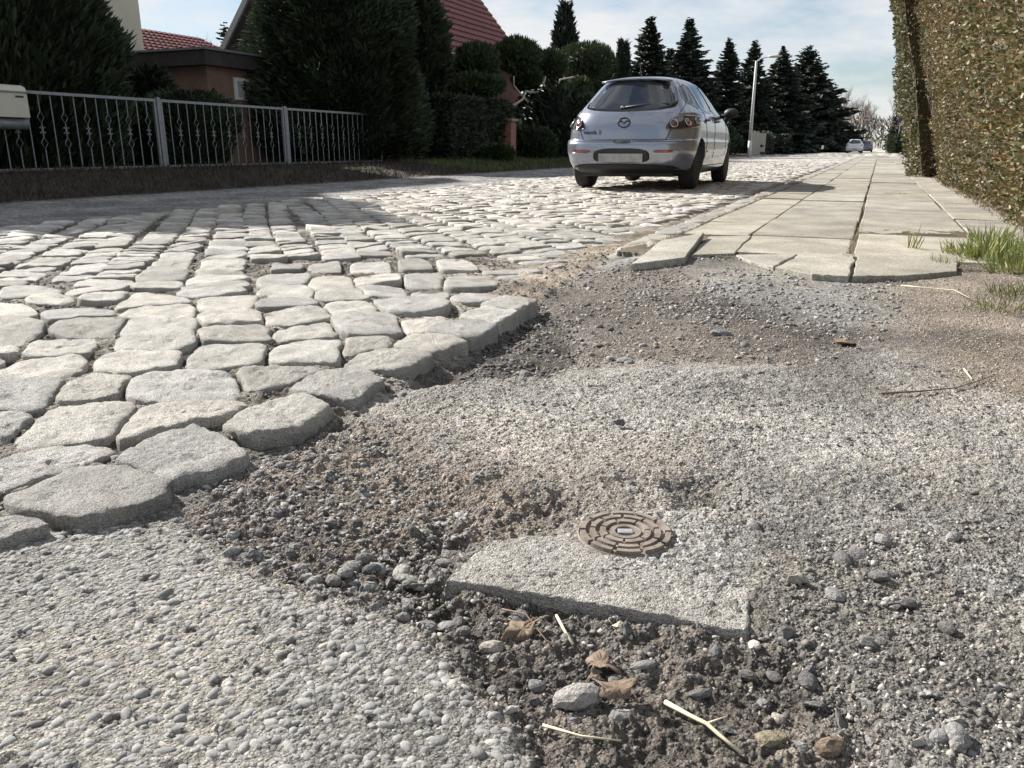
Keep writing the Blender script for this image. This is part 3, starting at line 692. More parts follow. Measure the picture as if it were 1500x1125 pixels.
for i, (nm, x, y, s_, cc) in enumerate(recs):
    if i in big:
        lum = cc[0]; m = RM[0] if lum < .17 else (RM[1] if lum < .3 else RM[2])
        if nm == 'dirt' and lum > .25: m = RM[3]
        loose(x, y, Zg[i] + s_ * .12, s_ * 1.15, int(i * 7) % 16, m, {0: 'dark ', 1: 'mid-grey ', 2: 'pale ', 3: 'brownish '}[RM.index(m)] + LAB[nm][0], {0: 'dark ', 1: 'mid-grey ', 2: 'pale ', 3: 'brownish '}[RM.index(m)] + LAB[nm][1])
    else:
        V = (G20[i % 24] if not octo[i] else G8[i % 12]) * s_; a = random.uniform(0, 6.28); tx_ = random.uniform(-.5, .5)
        ca, sa, ct, st = math.cos(a), math.sin(a), math.cos(tx_), math.sin(tx_)
        V = V @ np.array([[ca, sa, 0], [-sa, ca, 0], [0, 0, 1]]) @ np.array([[1, 0, 0], [0, ct, st], [0, -st, ct]]) + np.array([x, y, Zg[i] + s_ * (-.12 if nm in ('mid', 'right') else .06)])
        GVs.append(V); GFs.append((IF1 if not octo[i] else OF) + fo); GCs.append(np.repeat(cc[None], len(V), 0)); fo += len(V)
# rounded pebbles bedded in the worn asphalt apron
q = sample_poly(APRON, 60000); q = q[(q[:, 0] > -1.5) & (q[:, 0] < .2) & (q[:, 1] > .15) & (q[:, 1] < 1.4)]
vis = np.abs(np.arctan2(hd[0] * q[:, 1] - hd[1] * q[:, 0], q @ hd)) < .95; q = q[vis & (np.hypot(q[:, 0], q[:, 1]) > .3)][:7000]
q = q[sdist(APRON, q[:, 0], q[:, 1]) < -.002]; m = len(q); zq = ground_eval(q[:, 0], q[:, 1], False)
SV = IV2 / np.linalg.norm(IV2, axis=1, keepdims=True); AV = []; AF_ = []; AC = []; no = 0
for i in range(m):
    s_ = .0032 + .0048 * random.random() ** 2.0; a = random.gauss(.5, .9); ca, sa = math.cos(a), math.sin(a); fl = random.uniform(.45, .8)
    big_ = s_ > .0045; B = SV if big_ else IV1
    V = B * np.array([s_ * random.uniform(1, 1.5), s_ * random.uniform(.7, 1), s_ * fl]) * (1 + .12 * np.sin(B[:, :1] * 3 + i))
    V = V @ np.array([[ca, sa, 0], [-sa, ca, 0], [0, 0, 1]]) + np.array([q[i, 0], q[i, 1], zq[i] + s_ * fl * random.uniform(-1.0, -.35)])
    cc = (.18 + .11 * random.random()) * np.array([1.0, .985, .95]) if random.random() < .95 else np.array([.36, .345, .31])
    AV.append(V); AF_.append((IF2 if big_ else IF1) + no); AC.append(np.repeat(cc[None], len(V), 0)); no += len(V)
o = mesh_np('bedded_pebbles', np.vstack(AV), np.vstack(AF_), M['rock'], apron, smooth=True, col=np.vstack(AC)); o['kind'] = 'stuff'
o = mesh_np('gravel', np.vstack(GVs), np.vstack(GFs), M['rock'], smooth=False, col=np.vstack(GCs)); o['kind'] = 'stuff'; o['label'] = 'fine grey gravel and grit strewn over the broken ground'
# single stones one can point at: pixel, width in pixels, material, label
def ps(px, py, wpx, m, label, ratio=(1, .8, .75), k=None, rz=None):
    x, y = G(px, py + wpx * .15); z0 = gz(x, y); dist = math.sqrt(x * x + y * y + CAMH ** 2); s = wpx / FPX * dist * .5
    x, y = G(px, py + wpx * .15, z0)
    loose(x, y, z0 + s * .32 * ratio[2], s, k if k is not None else int(px + py), RM[m], label, None, ratio, YAW + .2 if rz is None else rz)
ps(845, 1020, 62, 2, 'large pale knobbly stone with a rounded top beside the brown leaf', (1, .8, .8), 3)
ps(843, 1056, 36, 1, 'angular grey stone leaning against the large pale knobbly stone', (1, .8, .9), 4)
ps(905, 1040, 48, 1, 'flat grey stone half hidden under the brown leaf', (1, .8, .6), 7)
ps(722, 946, 44, 2, 'pale rounded stone between the pebbled asphalt and the dead leaves', (1, .8, .7), 6)
ps(1127, 1082, 44, 5, 'yellowish rough stone in the dark soil near the split straw', (1, .85, .9), 9)
ps(1216, 1094, 46, 3, 'rusty brown stone next to the yellowish rough stone', (1, .8, .8), 12)
ps(1105, 945, 18, 4, 'smooth white pebble at the square corner of the concrete slab', (.8, 1, .9), 0)
ps(1172, 846, 46, 2, 'pale cream stone lying beside the square end of the concrete slab', (1, .7, .6), 5)
ps(1322, 884, 34, 0, 'dark round stone next to a pale one in the grit', (1, .8, .8), 8)
ps(1311, 890, 22, 2, 'pale stone pressed against a dark round stone', (1, .9, .8), 10)
ps(905, 620, 20, 0, 'single dark upright stone casting a shadow on the worn asphalt', (1, .8, 1.3), 2)
ps(1055, 486, 30, 1, 'grey angular rock on the brown dirt strip', (1, .8, .8), 11)
ps(1240, 498, 46, 3, 'flat beige rock sunk in the dirt strip before the footway', (1, .8, .45), 13)
ps(160, 760, 46, 2, 'pale rounded stone tucked against the widest edge stone', (1, .7, .8), 15)
ps(483, 541, 14, 6, 'orange brick chip wedged between edge stones', (1, .8, .9), 1)
ps(1073, 1066, 42, 1, 'grey flat-sided stone by the tip of the split straw', (1, .7, .7), 14)
ps(1176, 1092, 28, 1, 'blue-grey stone between the yellowish and the rusty stone', (.8, 1, .8), 4)
ps(1350, 1086, 34, 2, 'long beige stone in the dark gritty soil', (1, .55, .7), 5)
ps(1401, 1086, 36, 2, 'beige stone with a flat top in the dark gritty soil', (1, .7, .7), 7)
ps(942, 972, 34, 1, 'smooth oval grey pebble in the dark soil', (1, .6, .5), 3)
ps(1026, 1012, 44, 0, 'long dark grey stone half buried in the soil', (1, .5, .4), 6)
ps(612, 858, 40, 0, 'dark angular rock at the pointed tip of the concrete slab', (1, .8, .8), 2)
ps(1190, 1030, 30, 0, 'dark knobbly stone in the soil before the gritty ground', (1, .8, .6), 8)

# ------------------------------------------------------------------ straws, twigs and dead leaves
def strand(name, pts, r, m, label, cat, lift=.006, r1=None, side=None):
    bm = bmesh.new(); P = []
    for (a, b) in pts:
        x, y = G(a, b); z0 = gz(x, y); x, y = G(a, b, z0 + lift); P.append((x, y, z0 + lift))
    zmax = [max(P[i][2], .5 * (P[max(i - 1, 0)][2] + P[min(i + 1, len(P) - 1)][2])) for i in range(len(P))]
    tube(bm, [(p[0], p[1], q) for p, q in zip(P, zmax)], r, 6, r1)
    if side:
        a, b = side; tube(bm, [P[a], (P[a][0] + b[0], P[a][1] + b[1], P[a][2] + b[2])], r * .5, 5, r * .2)
    return tag(obj(name, bm, m, None, True), label, cat)
strand('straw', [(974, 1030), (1010, 1048), (1035, 1060), (1052, 1080), (1085, 1102)], .0026, M['straw'], 'thick pale straw with a kink lying on the dark soil', 'straw', .008, .0018, (2, (.018, .012, .006)))
strand('straw', [(815, 903), (826, 922), (839, 946)], .0019, M['straw'], 'short stiff straw standing near the concrete slab', 'straw', .008)
strand('dry_grass_stalk', [(795, 1065), (850, 1078), (910, 1085)], .0016, M['straw'], 'thin dry grass stem lying on the edge of the pebbled asphalt', 'stem', .007, .0008)
strand('twig', [(1290, 576), (1350, 573), (1400, 569), (1455, 551)], .0028, M['twig'], 'long thin dark twig lying on the worn gravel', 'twig', .006, .0012)
strand('dry_stalk', [(1320, 418), (1360, 422), (1398, 425), (1420, 438)], .003, M['straw'], 'long pale dry stem bent at one end near the green grass', 'stem', .006, .0015)
strand('straw', [(1412, 540), (1418, 548), (1424, 556)], .0022, M['straw'], 'tiny pale straw scrap beside the long dark twig', 'straw', .004)
strand('twig', [(735, 892), (770, 905), (800, 938), (830, 955)], .0012, M['twig'], 'fine curved twig among the dead leaves', 'twig', .010, .0006)
def leaf(px, py, wpx, rz, label, lobes=3, seed=0, m='deadleaf', lift=.014):
    g = np.random.default_rng(seed); x, y = G(px, py); z0 = gz(x, y); s = wpx / FPX * math.sqrt(x * x + y * y + CAMH ** 2) * .5
    n = 26; V = [[0, 0, .002]]; rr = []
    for k in range(n):
        th = 2 * math.pi * k / n; r = .78 + .16 * math.cos((lobes + 2) * th) + g.normal(0, .09); V.append([r * math.cos(th), r * math.sin(th) * .6, .38 * r * r * math.sin(th * 2 + 1 + seed) + g.normal(0, .09)])
    for k in range(n): V.append([V[k + 1][0] * .5, V[k + 1][1] * .5, V[k + 1][2] * .25 - .05 + g.normal(0, .06)])
    V = np.array(V) * s; F = [(1 + k, 1 + (k + 1) % n, n + 1 + (k + 1) % n, n + 1 + k) for k in range(n)] + [(n + 1 + k, n + 1 + (k + 1) % n, 0) for k in range(n)]
    me = bpy.data.meshes.new('dead_leaf'); me.from_pydata([tuple(v) for v in V], [], F); me.materials.append(M[m])
    me.polygons.foreach_set('use_smooth', np.ones(len(F), bool))
    o = link(bpy.data.objects.new('dead_leaf', me)); o.location = (x, y, z0 + lift); o.rotation_euler = (.25, -.2, rz)
    md_ = o.modifiers.new('thick', 'SOLIDIFY'); md_.thickness = .0006
    return tag(o, label, 'leaf')
leaf(905, 1012, 66, .5, 'crumpled tan lobed leaf on top of the grey stones', 3, 1, lift=.022)
leaf(765, 915, 70, 1.0, 'curled brown leaf with a raised rim near the slab tip', 2, 2, lift=.014)
leaf(880, 960, 62, -.3, 'folded grey-brown leaf half buried in the dark soil', 2, 3, lift=.008)
leaf(872, 975, 26, .9, 'small pale leaf scrap below the folded leaf', 2, 4, lift=.008)
leaf(904, 908, 18, .2, 'tiny yellowish bud scrap under the front edge of the concrete slab', 4, 5, 'straw', .006)

# ------------------------------------------------------------------ foliage tools
def leaves(name, P, D, L, Wd, mat_, parent, col, tip=.25):
    """one narrow quad per spray: base P, direction D, length L, width Wd"""
    n = len(P); D = D / np.linalg.norm(D, axis=1, keepdims=True)
    r = rng.normal(size=(n, 3)); Sd = np.cross(D, r); Sd /= np.linalg.norm(Sd, axis=1, keepdims=True) + 1e-9
    L = np.broadcast_to(L, n)[:, None]; Wd = np.broadcast_to(Wd, n)[:, None]
    V = np.stack([P - Sd * Wd * .35, P + Sd * Wd * .35, P + D * L * .55 + Sd * Wd * .5, P + D * L + Sd * Wd * tip * .5, P + D * L - Sd * Wd * tip * .5, P + D * L * .55 - Sd * Wd * .5], 1).reshape(-1, 3)
    k = np.arange(n)[:, None] * 6
    F = np.vstack([k + np.array([[0, 1, 2, 5]]), k + np.array([[5, 2, 3, 4]])])
    return mesh_np(name, V, F, mat_, parent, False, col=np.repeat(col, 6, 0))
def tint(n, lo=.6, hi=1.4, warm=0.0):
    k = rng.uniform(lo, hi, n)[:, None]; c = np.repeat(k, 3, 1); c[:, 0] *= 1 + warm * rng.random(n); return c
def n3(P, f): return vnoise(P[:, 0] * f + P[:, 2] * f * .7 + 50, P[:, 1] * f - P[:, 2] * f * .6 + 80, T2)
def blob_core(name, prof, mat_, parent, n=20, loc=(0, 0)):
    bm = bmesh.new(); lathe(bm, prof, n)
    for v in bm.verts:
        k = .82 + .36 * float(vnoise(np.array([v.co.x * 1.7 + 9]), np.array([v.co.y * 1.7 + v.co.z]))[0]); v.co.x *= k; v.co.y *= k
    return obj(name, bm, mat_, parent)
def bushy(t, H, prof, n, L, Wd, mkey, seedf=1.2, up=.6, lo=.5, hi=1.5, z0=.1, core=.72, parts='crown'):
    """dense evergreen: sprays near a lumpy surface of revolution r(z) given by prof [(z/H, r)]"""
    zz = np.array([p[0] for p in prof]) * H; rr = np.array([p[1] for p in prof])
    z = z0 + (H - z0) * rng.random(n * 2); rad = np.interp(z, zz, rr)
    k = rng.random(n * 2) * rr.max() < rad + .15; z = z[k][:n]; rad = rad[k][:n]; m = len(z)
    th = rng.random(m) * 2 * math.pi
    Q = np.stack([np.cos(th) * 2, np.sin(th) * 2, z], 1)
    lump = .62 + .5 * n3(Q * seedf, 1.1) + .2 * (n3(Q * seedf + 7, 3.1) - .5)
    dep = rng.random(m) ** 2.2
    rho = rad * lump * (1 - .38 * dep)
    P = np.stack([rho * np.cos(th), rho * np.sin(th), z - .1 * dep], 1)
    D = np.stack([np.cos(th), np.sin(th), np.full(m, up)], 1) + rng.normal(0, .35, (m, 3))
    c = tint(m, lo, hi) * (.75 + .5 * n3(P + 3, 2.0))[:, None]
    leaves(parts, P, D, L * rng.uniform(.6, 1.4, m), Wd * rng.uniform(.7, 1.3, m), M[mkey], t, c)
    if core: blob_core('opaque_core', [(r * core * .8 + .01, q) for q, r in zip(zz, rr)], M['leafdark'], t)  # solid dark core added to block light through the crown
    bm = bmesh.new(); tube(bm, [(0, 0, -.3), (0, 0, H * .4), (.05, 0, H * .8)], max(.05, rr.max() * .06), 8, .02); obj('trunk', bm, M['bark'], t, True)
def spruce(t, H, Rr, levels, per, mkey='leafspruce', droop=.25, dens=7):
    P = []; D = []; LL = []
    for i in range(levels):
        f = (i + random.random()) / levels; z = H * (.05 + .95 * f); rl = Rr * (1 - f) ** .8 + .12; z_l = z
        for k in range(per):
            th = random.uniform(0, 6.28); z = z_l + H / levels * random.uniform(-1.6, 1.6); ln = rl * random.choice([.55, .75, .9, 1.0, 1.25]) * (.65 + .7 * float(vnoise(np.array([th * 1.3 + H]), np.array([z * .55]))[0]))
            m = max(3, int(dens * ln / Rr + 3)); s = np.linspace(.12, 1, m)
            x = s * ln; zc = z - droop * x + .22 * x * x / max(ln, .1) * (.6 + f)
            bp = np.stack([x * math.cos(th), x * math.sin(th), zc], 1)
            for sd in (-1, 0, 1):
                dd = np.array([math.cos(th + sd * .9), math.sin(th + sd * .9), -.25 + .3 * f]); P.append(bp); D.append(np.repeat(dd[None], m, 0) + rng.normal(0, .15, (m, 3))); LL.append((.16 + .18 * (1 - s)) * rl * (1.2 if sd == 0 else 1.0) + .12)
    P = np.vstack(P); D = np.vstack(D); LL = np.concatenate(LL)
    leaves('crown', P, D, LL, LL * .42, M[mkey], t, tint(len(P), .5, 1.5), .1)
    bm = bmesh.new(); tube(bm, [(0, 0, -.5), (0, 0, H * .5), (0, 0, H)], H * .018, 7, .02); obj('trunk', bm, M['bark'], t, True)
def bare_tree(t, H, seed, mkey='barktwig', depth=5, spread=.5, fat=1.0):
    g = random.Random(seed); bt = bmesh.new(); bt2 = bmesh.new()
    def grow(p, d, ln, r, k):
        q = p + d * ln * .5 + Vector((g.uniform(-1, 1), g.uniform(-1, 1), 0)) * ln * .04; e = p + d * ln
        tube(bt if k < 2 else bt2, [p, q, e], r, 5 if k < 2 else 3, r * .62, cap=False)
        if k >= depth: return
        for i in range(2 if k == 0 else g.choice([2, 3, 3])):
            nd = (d + Vector((g.uniform(-1, 1), g.uniform(-1, 1), g.uniform(-.15, .6))) * spread).normalized()
            grow(p + d * ln * g.uniform(.6, 1), nd, ln * g.uniform(.6, .82), r * .55, k + 1)
    grow(Vector((0, 0, -.3)), Vector((0, 0, 1)), H * .3, H * .012 * fat, 0)
    obj('trunk', bt, M['bark'], t); obj('crown', bt2, M[mkey], t)
def pxtree(px, top, X, base=.1):
    r = ray(px, 217); f = X / r[0]; x, y = X, r[1] * f; hd_ = math.hypot(x, y)
    z = AX(px, top, X).z; return (x, y, base), z - base

# ------------------------------------------------------------------ right: clipped hedge
def hedge(name, label, x0, x1, y0, y1, h, n, L, Wd, colf, core_mat, mkey, base=0.02, faces=('x0', 'y0', 'y1', 'top', 'x1'), twigs=0, lean=0.0):
    t = thing(name, label, 'hedge', ((x0 + x1) / 2, (y0 + y1) / 2, base)); cx, cy = (x0 + x1) / 2, (y0 + y1) / 2
    hx, hy = (x1 - x0) / 2, (y1 - y0) / 2
    bm = bmesh.new(); ny, nz_ = max(4, int(hy * 6)), max(4, int(h * 4))
    g = bmesh.ops.create_grid(bm, x_segments=1, y_segments=1, size=1); bm.clear()
    box(bm, -hx * .8, hx * .8, -hy + .12, hy - .12, .05, h - .1); bmesh.ops.subdivide_edges(bm, edges=bm.edges, cuts=6, use_grid_fill=True)
    for v in bm.verts: v.co += Vector(rng.normal(0, .03, 3)) - Vector((lean * v.co.z, 0, 0))
    obj('opaque_core', bm, core_mat, t)  # solid dark backing box added inside so the leaves are not see-through
    area = {'x0': 2 * hy * h, 'x1': 2 * hy * h * .3, 'y0': 2 * hx * h, 'y1': 2 * hx * h * .5, 'top': 4 * hx * hy * .5}; tot = sum(area[f] for f in faces)
    Ps = []; Ds = []
    for f in faces:
        m = int(n * area[f] / tot); a = rng.random(m) * 2 - 1; b = rng.random(m); dep = rng.random(m) ** 1.7 * .16
        if f in ('x0', 'x1'):
            s = -1 if f == 'x0' else 1; nb_ = .16 * (vnoise(a * hy * 2.2 + 20, b * h * 2.2) - .5) * 2 + .10 * (vnoise(a * hy * 7 + 20, b * h * 7) - .5) * 2
            P = np.stack([s * (hx + nb_ * .7 - dep), a * hy, b * h], 1); nn = np.array([s, 0, .25])
        elif f in ('y0', 'y1'):
            s = -1 if f == 'y0' else 1; P = np.stack([a * hx, s * (hy - dep + .08 * (vnoise(a * 4 + 9, b * h * 3) - .5)), b * h], 1); nn = np.array([0, s, .25])
        else:
            P = np.stack([a * hx, (rng.random(m) * 2 - 1) * hy, h - dep + .06 * rng.random(m)], 1); nn = np.array([0, 0, 1.])
        Ps.append(P); Ds.append(nn + rng.normal(0, .75, (m, 3)))
    P = np.vstack(Ps); D = np.vstack(Ds); kp = vnoise(P[:, 1] * 9 + P[:, 0] * 5 + 3, P[:, 2] * 9, T4) + .35 * rng.random(len(P)) > .36; P = P[kp]; D = D[kp]; m = len(P); CP = P.copy(); P[:, 0] -= lean * P[:, 2]
    leaves('foliage', P, D, L * rng.uniform(.6, 1.35, m), Wd * rng.uniform(.7, 1.3, m), M[mkey], t, colf(CP), .3)
    if twigs:
        bm = bmesh.new()
        for k in range(twigs):
            yy = random.uniform(-hy, hy); zz = random.uniform(.1, h); p = Vector((-hx - .02 - lean * zz, yy, zz)); q = p + Vector((random.uniform(-.10, .02), random.uniform(-.2, .2), random.uniform(-.1, .22)))
            tube(bm, [p, (p + q) / 2 + Vector((-.02, 0, .02)), q], .004, 3, .002, cap=False)
        obj('twigs', bm, M['barktwig'], t)['kind'] = 'stuff'
    return t
def hedgecol(P):
    m = len(P); k = rng.random(m); patch = vnoise(P[:, 1] * .9 + 3, P[:, 2] * 1.1 + 5, T3); patch2 = vnoise(P[:, 1] * 2.7, P[:, 2] * 2.7, T4)
    green = np.array([.085, .10, .04]); olive = np.array([.19, .155, .07]); brown = np.array([.25, .15, .07]); pale = np.array([.27, .235, .13])
    c = np.where((k < .28 + .5 * (patch - .4))[:, None], green, np.where((k < .62)[:, None], olive, np.where((k < .85 - .1 * patch2)[:, None], brown, pale)))
    return c * rng.uniform(.6, 1.35, m)[:, None]
hedge('clipped_hedge', 'tall clipped hedge with brown and olive leaves along the pavement', 1.0, 2.3, 5.2, 16.2, 3.9, 135000, .034, .019, hedgecol, M['hedgecore'], 'leafhedge', .03, twigs=700, lean=.23)
hedge('clipped_hedge', 'taller hedge end jutting out to the pavement, its end in shade', .62, 2.2, 16.5, 19.5, 4.3, 22000, .05, .032, lambda P: hedgecol(P) * np.array([.7, .8, .8]), M['hedgecore'], 'leafhedge', .03, lean=.22)  # same leaf colours, darkened to put the shade of this end into them

# ------------------------------------------------------------------ grass
def grass_tuft(name, label, x, y, n, h, spread, mkey, colf, group=None, base=None):
    z0 = gz(x, y) if base is None else base
    t = np.zeros((n, 3)); a = rng.random(n) * 6.28; r = spread * np.sqrt(rng.random(n)); t[:, 0] = r * np.cos(a); t[:, 1] = r * np.sin(a)
    D = np.stack([np.cos(a) * .45, np.sin(a) * .45, np.ones(n)], 1) + rng.normal(0, .3, (n, 3))
    o = leaves(name, t, D, h * rng.uniform(.4, 1.2, n), h * .055, M[mkey], None, colf(n), .05); o.location = (x, y, z0)
    return tag(o, label, 'grass', group)
gcol = lambda n: tint(n, .7, 1.5, .5)
for k, (px, py, h, n, sp) in enumerate([(1440, 392, .12, 170, .11), (1475, 385, .13, 170, .12), (1405, 385, .08, 110, .08), (1490, 410, .10, 150, .13), (1450, 365, .11, 110, .10), (1385, 398, .05, 70, .07), (1535, 400, .14, 180, .15)]):
    x, y = G(px, py); grass_tuft('grass_tuft', 'tuft of green grass at the foot of the hedge beside the paving end', x, y, n, h, sp, 'grass', gcol, 'grass tufts at the hedge foot')
for k, (px, py, h, n, sp) in enumerate([(1460, 455, .05, 120, .10), (1490, 440, .06, 120, .10)]):
    x, y = G(px, py); grass_tuft('grass_tuft', 'short mossy grass patch on the brown soil next to the gravel', x, y, n, h, sp, 'grass', lambda n: tint(n, .5, 1.0, .8), 'short grass patches on the soil')
x, y = G(1338, 362, .05); grass_tuft('grass_tuft', 'lone sprout of grass growing through the slab joint', x, y, 14, .12, .03, 'grass', gcol, None, .045)
x, y = G(1312, 284, .05); grass_tuft('grass_tuft', 'flat green weed patch across the paving joint', x, y, 120, .03, .13, 'grass', gcol, None, .045)
# moss and weeds along the wide joint, dry litter under the hedge, dry grass on the far verge
def strip_grass(name, label, xs, ys, n, h, mkey, colf, zf):
    x = rng.uniform(*xs, n); y = ys[0] + (ys[1] - ys[0]) * rng.random(n) ** 1.5; P = np.stack([x, y, zf(x, y)], 1)
    D = rng.normal(0, .5, (n, 3)) + np.array([0, 0, 1.])
    o = leaves(name, P, D, h * rng.uniform(.3, 1.3, n), h * .09, M[mkey], None, colf(n), .05); o['kind'] = 'stuff'; o['label'] = label; return o
strip_grass('joint_weeds', 'brownish moss and weeds in the wide paving joint', (-.10, -.045), (4.2, 30), 1500, .022, 'drygrass', lambda n: tint(n, .5, 1.0), lambda x, y: np.full(len(x), .038))
strip_grass('kerb_weeds', 'dry weeds between kerb and paving slabs', (-1.09, -1.03), (4.3, 14), 700, .03, 'drygrass', lambda n: tint(n, .5, 1.1), lambda x, y: np.full(len(x), .035))
strip_grass('leaf_litter', 'dry leaf litter and stalks along the hedge foot', (.85, 1.35), (4.6, 16), 3800, .05, 'drygrass', lambda n: tint(n, .4, 1.2), lambda x, y: ground_eval(x, y, False) + .01)
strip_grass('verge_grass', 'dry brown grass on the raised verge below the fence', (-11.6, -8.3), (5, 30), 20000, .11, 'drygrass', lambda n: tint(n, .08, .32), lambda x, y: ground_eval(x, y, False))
strip_grass('verge_grass', 'fresh green grass on the sunlit verge behind the silver car', (-11.0, -8.4), (18, 30), 5000, .12, 'grass', lambda n: tint(n, .6, 1.3), lambda x, y: ground_eval(x, y, False))

# ------------------------------------------------------------------ left: metal fence with scroll ornaments on a plinth
FX = -11.5
fz0, fz1 = .22, 1.36
t = thing('metal_fence', 'grey painted metal fence with diamond and scroll ornaments on a low plinth', 'fence', (FX, 11, 0))
yy_ = [AX(px, 200, FX).y for px in (-150, 236, 419, 560)]
boxo('plinth', (-.12, .12, yy_[0] - 11, yy_[3] - 11, -.1, .16), M['conc'], t, .01)
def diamond(bm, y, z, s):
    tube(bm, [(0, y, z + s * 1.5), (0, y - s, z), (0, y, z - s * 1.5), (0, y + s, z), (0, y, z + s * 1.5)], .006, 4)
def scroll(bm, y, z, sg, s, fl):
    pts = [(0, y + sg * (.008 + s * (1 - math.cos(a)) * .5 * (1 - a / 9)), z + fl * (s * .9 * a / 4.2 + s * .35 * math.sin(a * 1.1))) for a in np.linspace(0, 5, 9)]
    tube(bm, pts, .005, 4)
for k in range(3):
    a, b = yy_[k] + .05 - 11, yy_[k + 1] - .05 - 11
    for (z0_, z1_) in ((fz1 - .045, fz1), (fz0, fz0 + .04)): boxo('rail', (-.02, .02, a, b, z0_, z1_), M['fence'], t, .003)
    for yb in (a, b - .04): boxo('end_post', (-.021, .021, yb, yb + .04, fz0 - .02, fz1 + .003), M['fence'], t, .003)
    n = int(round((b - a) / .2)); 
    for i in range(1, n):
        y = a + (b - a) * i / n
        bm = bmesh.new()
        if i % 2:
            tube(bm, [(0, y, fz0 + .03), (0, y, fz1 - .03)], .0085, 5)
            obj('bar', bm, M['fence'], t)
        else:
            zc = (fz0 + fz1) / 2 + .02
            tube(bm, [(0, y, fz0 + .03), (0, y, zc - .27)], .0085, 5); tube(bm, [(0, y, zc + .27), (0, y, fz1 - .03)], .0085, 5); tube(bm, [(0, y, zc - .1), (0, y, zc + .1)], .0085, 5)
            for s in (1, -1): diamond(bm, y, zc + s * .185, .055)
            for s in (1, -1):
                for f in (1, -1): scroll(bm, y, zc, s, .06, f)
            obj('ornament_bar', bm, M['fence'], t)
for k in range(1, 3): boxo('post', (-.035, .035, yy_[k] - .035 - 11, yy_[k] + .035 - 11, -.05, fz1 + .03), M['fence'], t, .004)
# mailbox
c0 = AX(32, 155, FX + .18)
t = thing('mailbox', 'cream metal mailbox with a rounded top and grey newspaper tube on the fence', 'mailbox', (FX + .18, c0.y - .42, 0))
zt = AX(20, 126, FX + .18).z; zb = AX(20, 172, FX + .18).z
bm = bmesh.new()
secs = [(-.14, zb), (.14, zb), (.14, zt - .07), (.12, zt - .02), (.05, zt + .01), (-.05, zt + .012), (-.14, zt)]
A = [bm.verts.new((x, -.42, z_)) for x, z_ in secs]; B = [bm.verts.new((x, .42, z_)) for x, z_ in secs]
bm.faces.new(A); bm.faces.new(B[::-1])
for i in range(len(secs)): bm.faces.new((A[i], B[i], B[(i + 1) % len(secs)], A[(i + 1) % len(secs)]))
bmesh.ops.recalc_face_normals(bm, faces=bm.faces); obj('box_body', bm, mat('mailbox_cream', (.5, .48, .4), (.56, .53, .45), 4, .5), t)
boxo('lid_rim', (-.15, .16, -.43, .43, zt - .095, zt - .075), M['fence'], t, .003)
boxo('name_slot', (.139, .146, .24, .36, zt - .16, zt - .135), M['blackp'], t)
bm = bmesh.new(); tube(bm, [(.02, -.43, zb - .085), (.02, .43, zb - .085)], .08, 14); obj('newspaper_tube', bm, M['fence'], t, True)

# ------------------------------------------------------------------ houses
def tiled_roof(parent, e0, e1, r0, r1, nrow, mat_, name='roof', step=.05):
    """sloping roof plane from eave e0-e1 up to ridge r0-r1, each course of tiles a stepped strip of its own with pantile waves"""
    e0, e1, r0, r1 = map(Vector, (e0, e1, r0, r1)); nrm = (e1 - e0).cross(r0 - e0).normalized()
    if nrm.z < 0: nrm = -nrm
    base = bmesh.new(); vs = [base.verts.new(p - nrm * .06) for p in (e0, e1, r1, r0)]; us = [base.verts.new(p - nrm * .16) for p in (e0, e1, r1, r0)]
    base.faces.new(vs); base.faces.new(us[::-1])
    for i in range(4): base.faces.new((vs[i], us[i], us[(i + 1) % 4], vs[(i + 1) % 4]))
    bmesh.ops.recalc_face_normals(base, faces=base.faces)
    rf = obj(name, base, M['darkwood'], parent)
    for k in range(nrow):
        a, b = k / nrow, (k + 1.06) / nrow; bm = bmesh.new(); m = max(8, int((e1 - e0).length / .085)); A = []
        for i in range(m + 1):
            s = i / m; wv = .022 * math.sin(i * math.pi * 2 / 3.0)
            p = e0.lerp(r0, a).lerp(e1.lerp(r1, a), s) + nrm * (wv + step); q = e0.lerp(r0, min(b, 1)).lerp(e1.lerp(r1, min(b, 1)), s) + nrm * wv
            A.append((bm.verts.new(p - nrm * step), bm.verts.new(p), bm.verts.new(q)))
        for x, y in zip(A, A[1:]):
            bm.faces.new((x[0], y[0], y[1], x[1])); bm.faces.new((x[1], y[1], y[2], x[2]))
        bmesh.ops.recalc_face_normals(bm, faces=bm.faces)
        obj('tile_course', bm, mat_, rf)
    return rf
# cream gable house
hc = AX(216, 115, -17.0); y1 = hc.y
t = thing('cream_house', 'cream rendered house with a red brick plinth behind the dark juniper', 'house', (-21.4, y1 - 4.5, 0))
def loc(o): return o
boxo('wall', (-4.6, 4.4, -4.5, 4.5, .95, 6.3), M['cream'], t, .0)
boxo('plinth', (-4.63, 4.43, -4.53, 4.53, -.3, .95), M['brickred'], t)
bm = bmesh.new(); A = [bm.verts.new(p) for p in ((4.4, -4.5, 6.3), (4.4, 4.5, 6.3), (-.1, 4.5, 9.9), (-.1, -4.5, 9.9), (-4.6, -4.5, 6.3), (-4.6, 4.5, 6.3))]
bm.faces.new((A[0], A[3], A[4])); bm.faces.new((A[1], A[5], A[2])); bm.faces.new((A[0], A[1], A[2], A[3])); bm.faces.new((A[3], A[2], A[5], A[4])); obj('gable', bm, M['cream'], t)
tiled_roof(t, (4.9, -4.9, 6.05), (4.9, 4.8, 6.05), (-.1, -4.9, 10.1), (-.1, 4.8, 10.1), 16, M['tile'])
tiled_roof(t, (-5.1, -4.9, 6.05), (-5.1, 4.8, 6.05), (-.1, -4.9, 10.1), (-.1, 4.8, 10.1), 16, M['tile'])
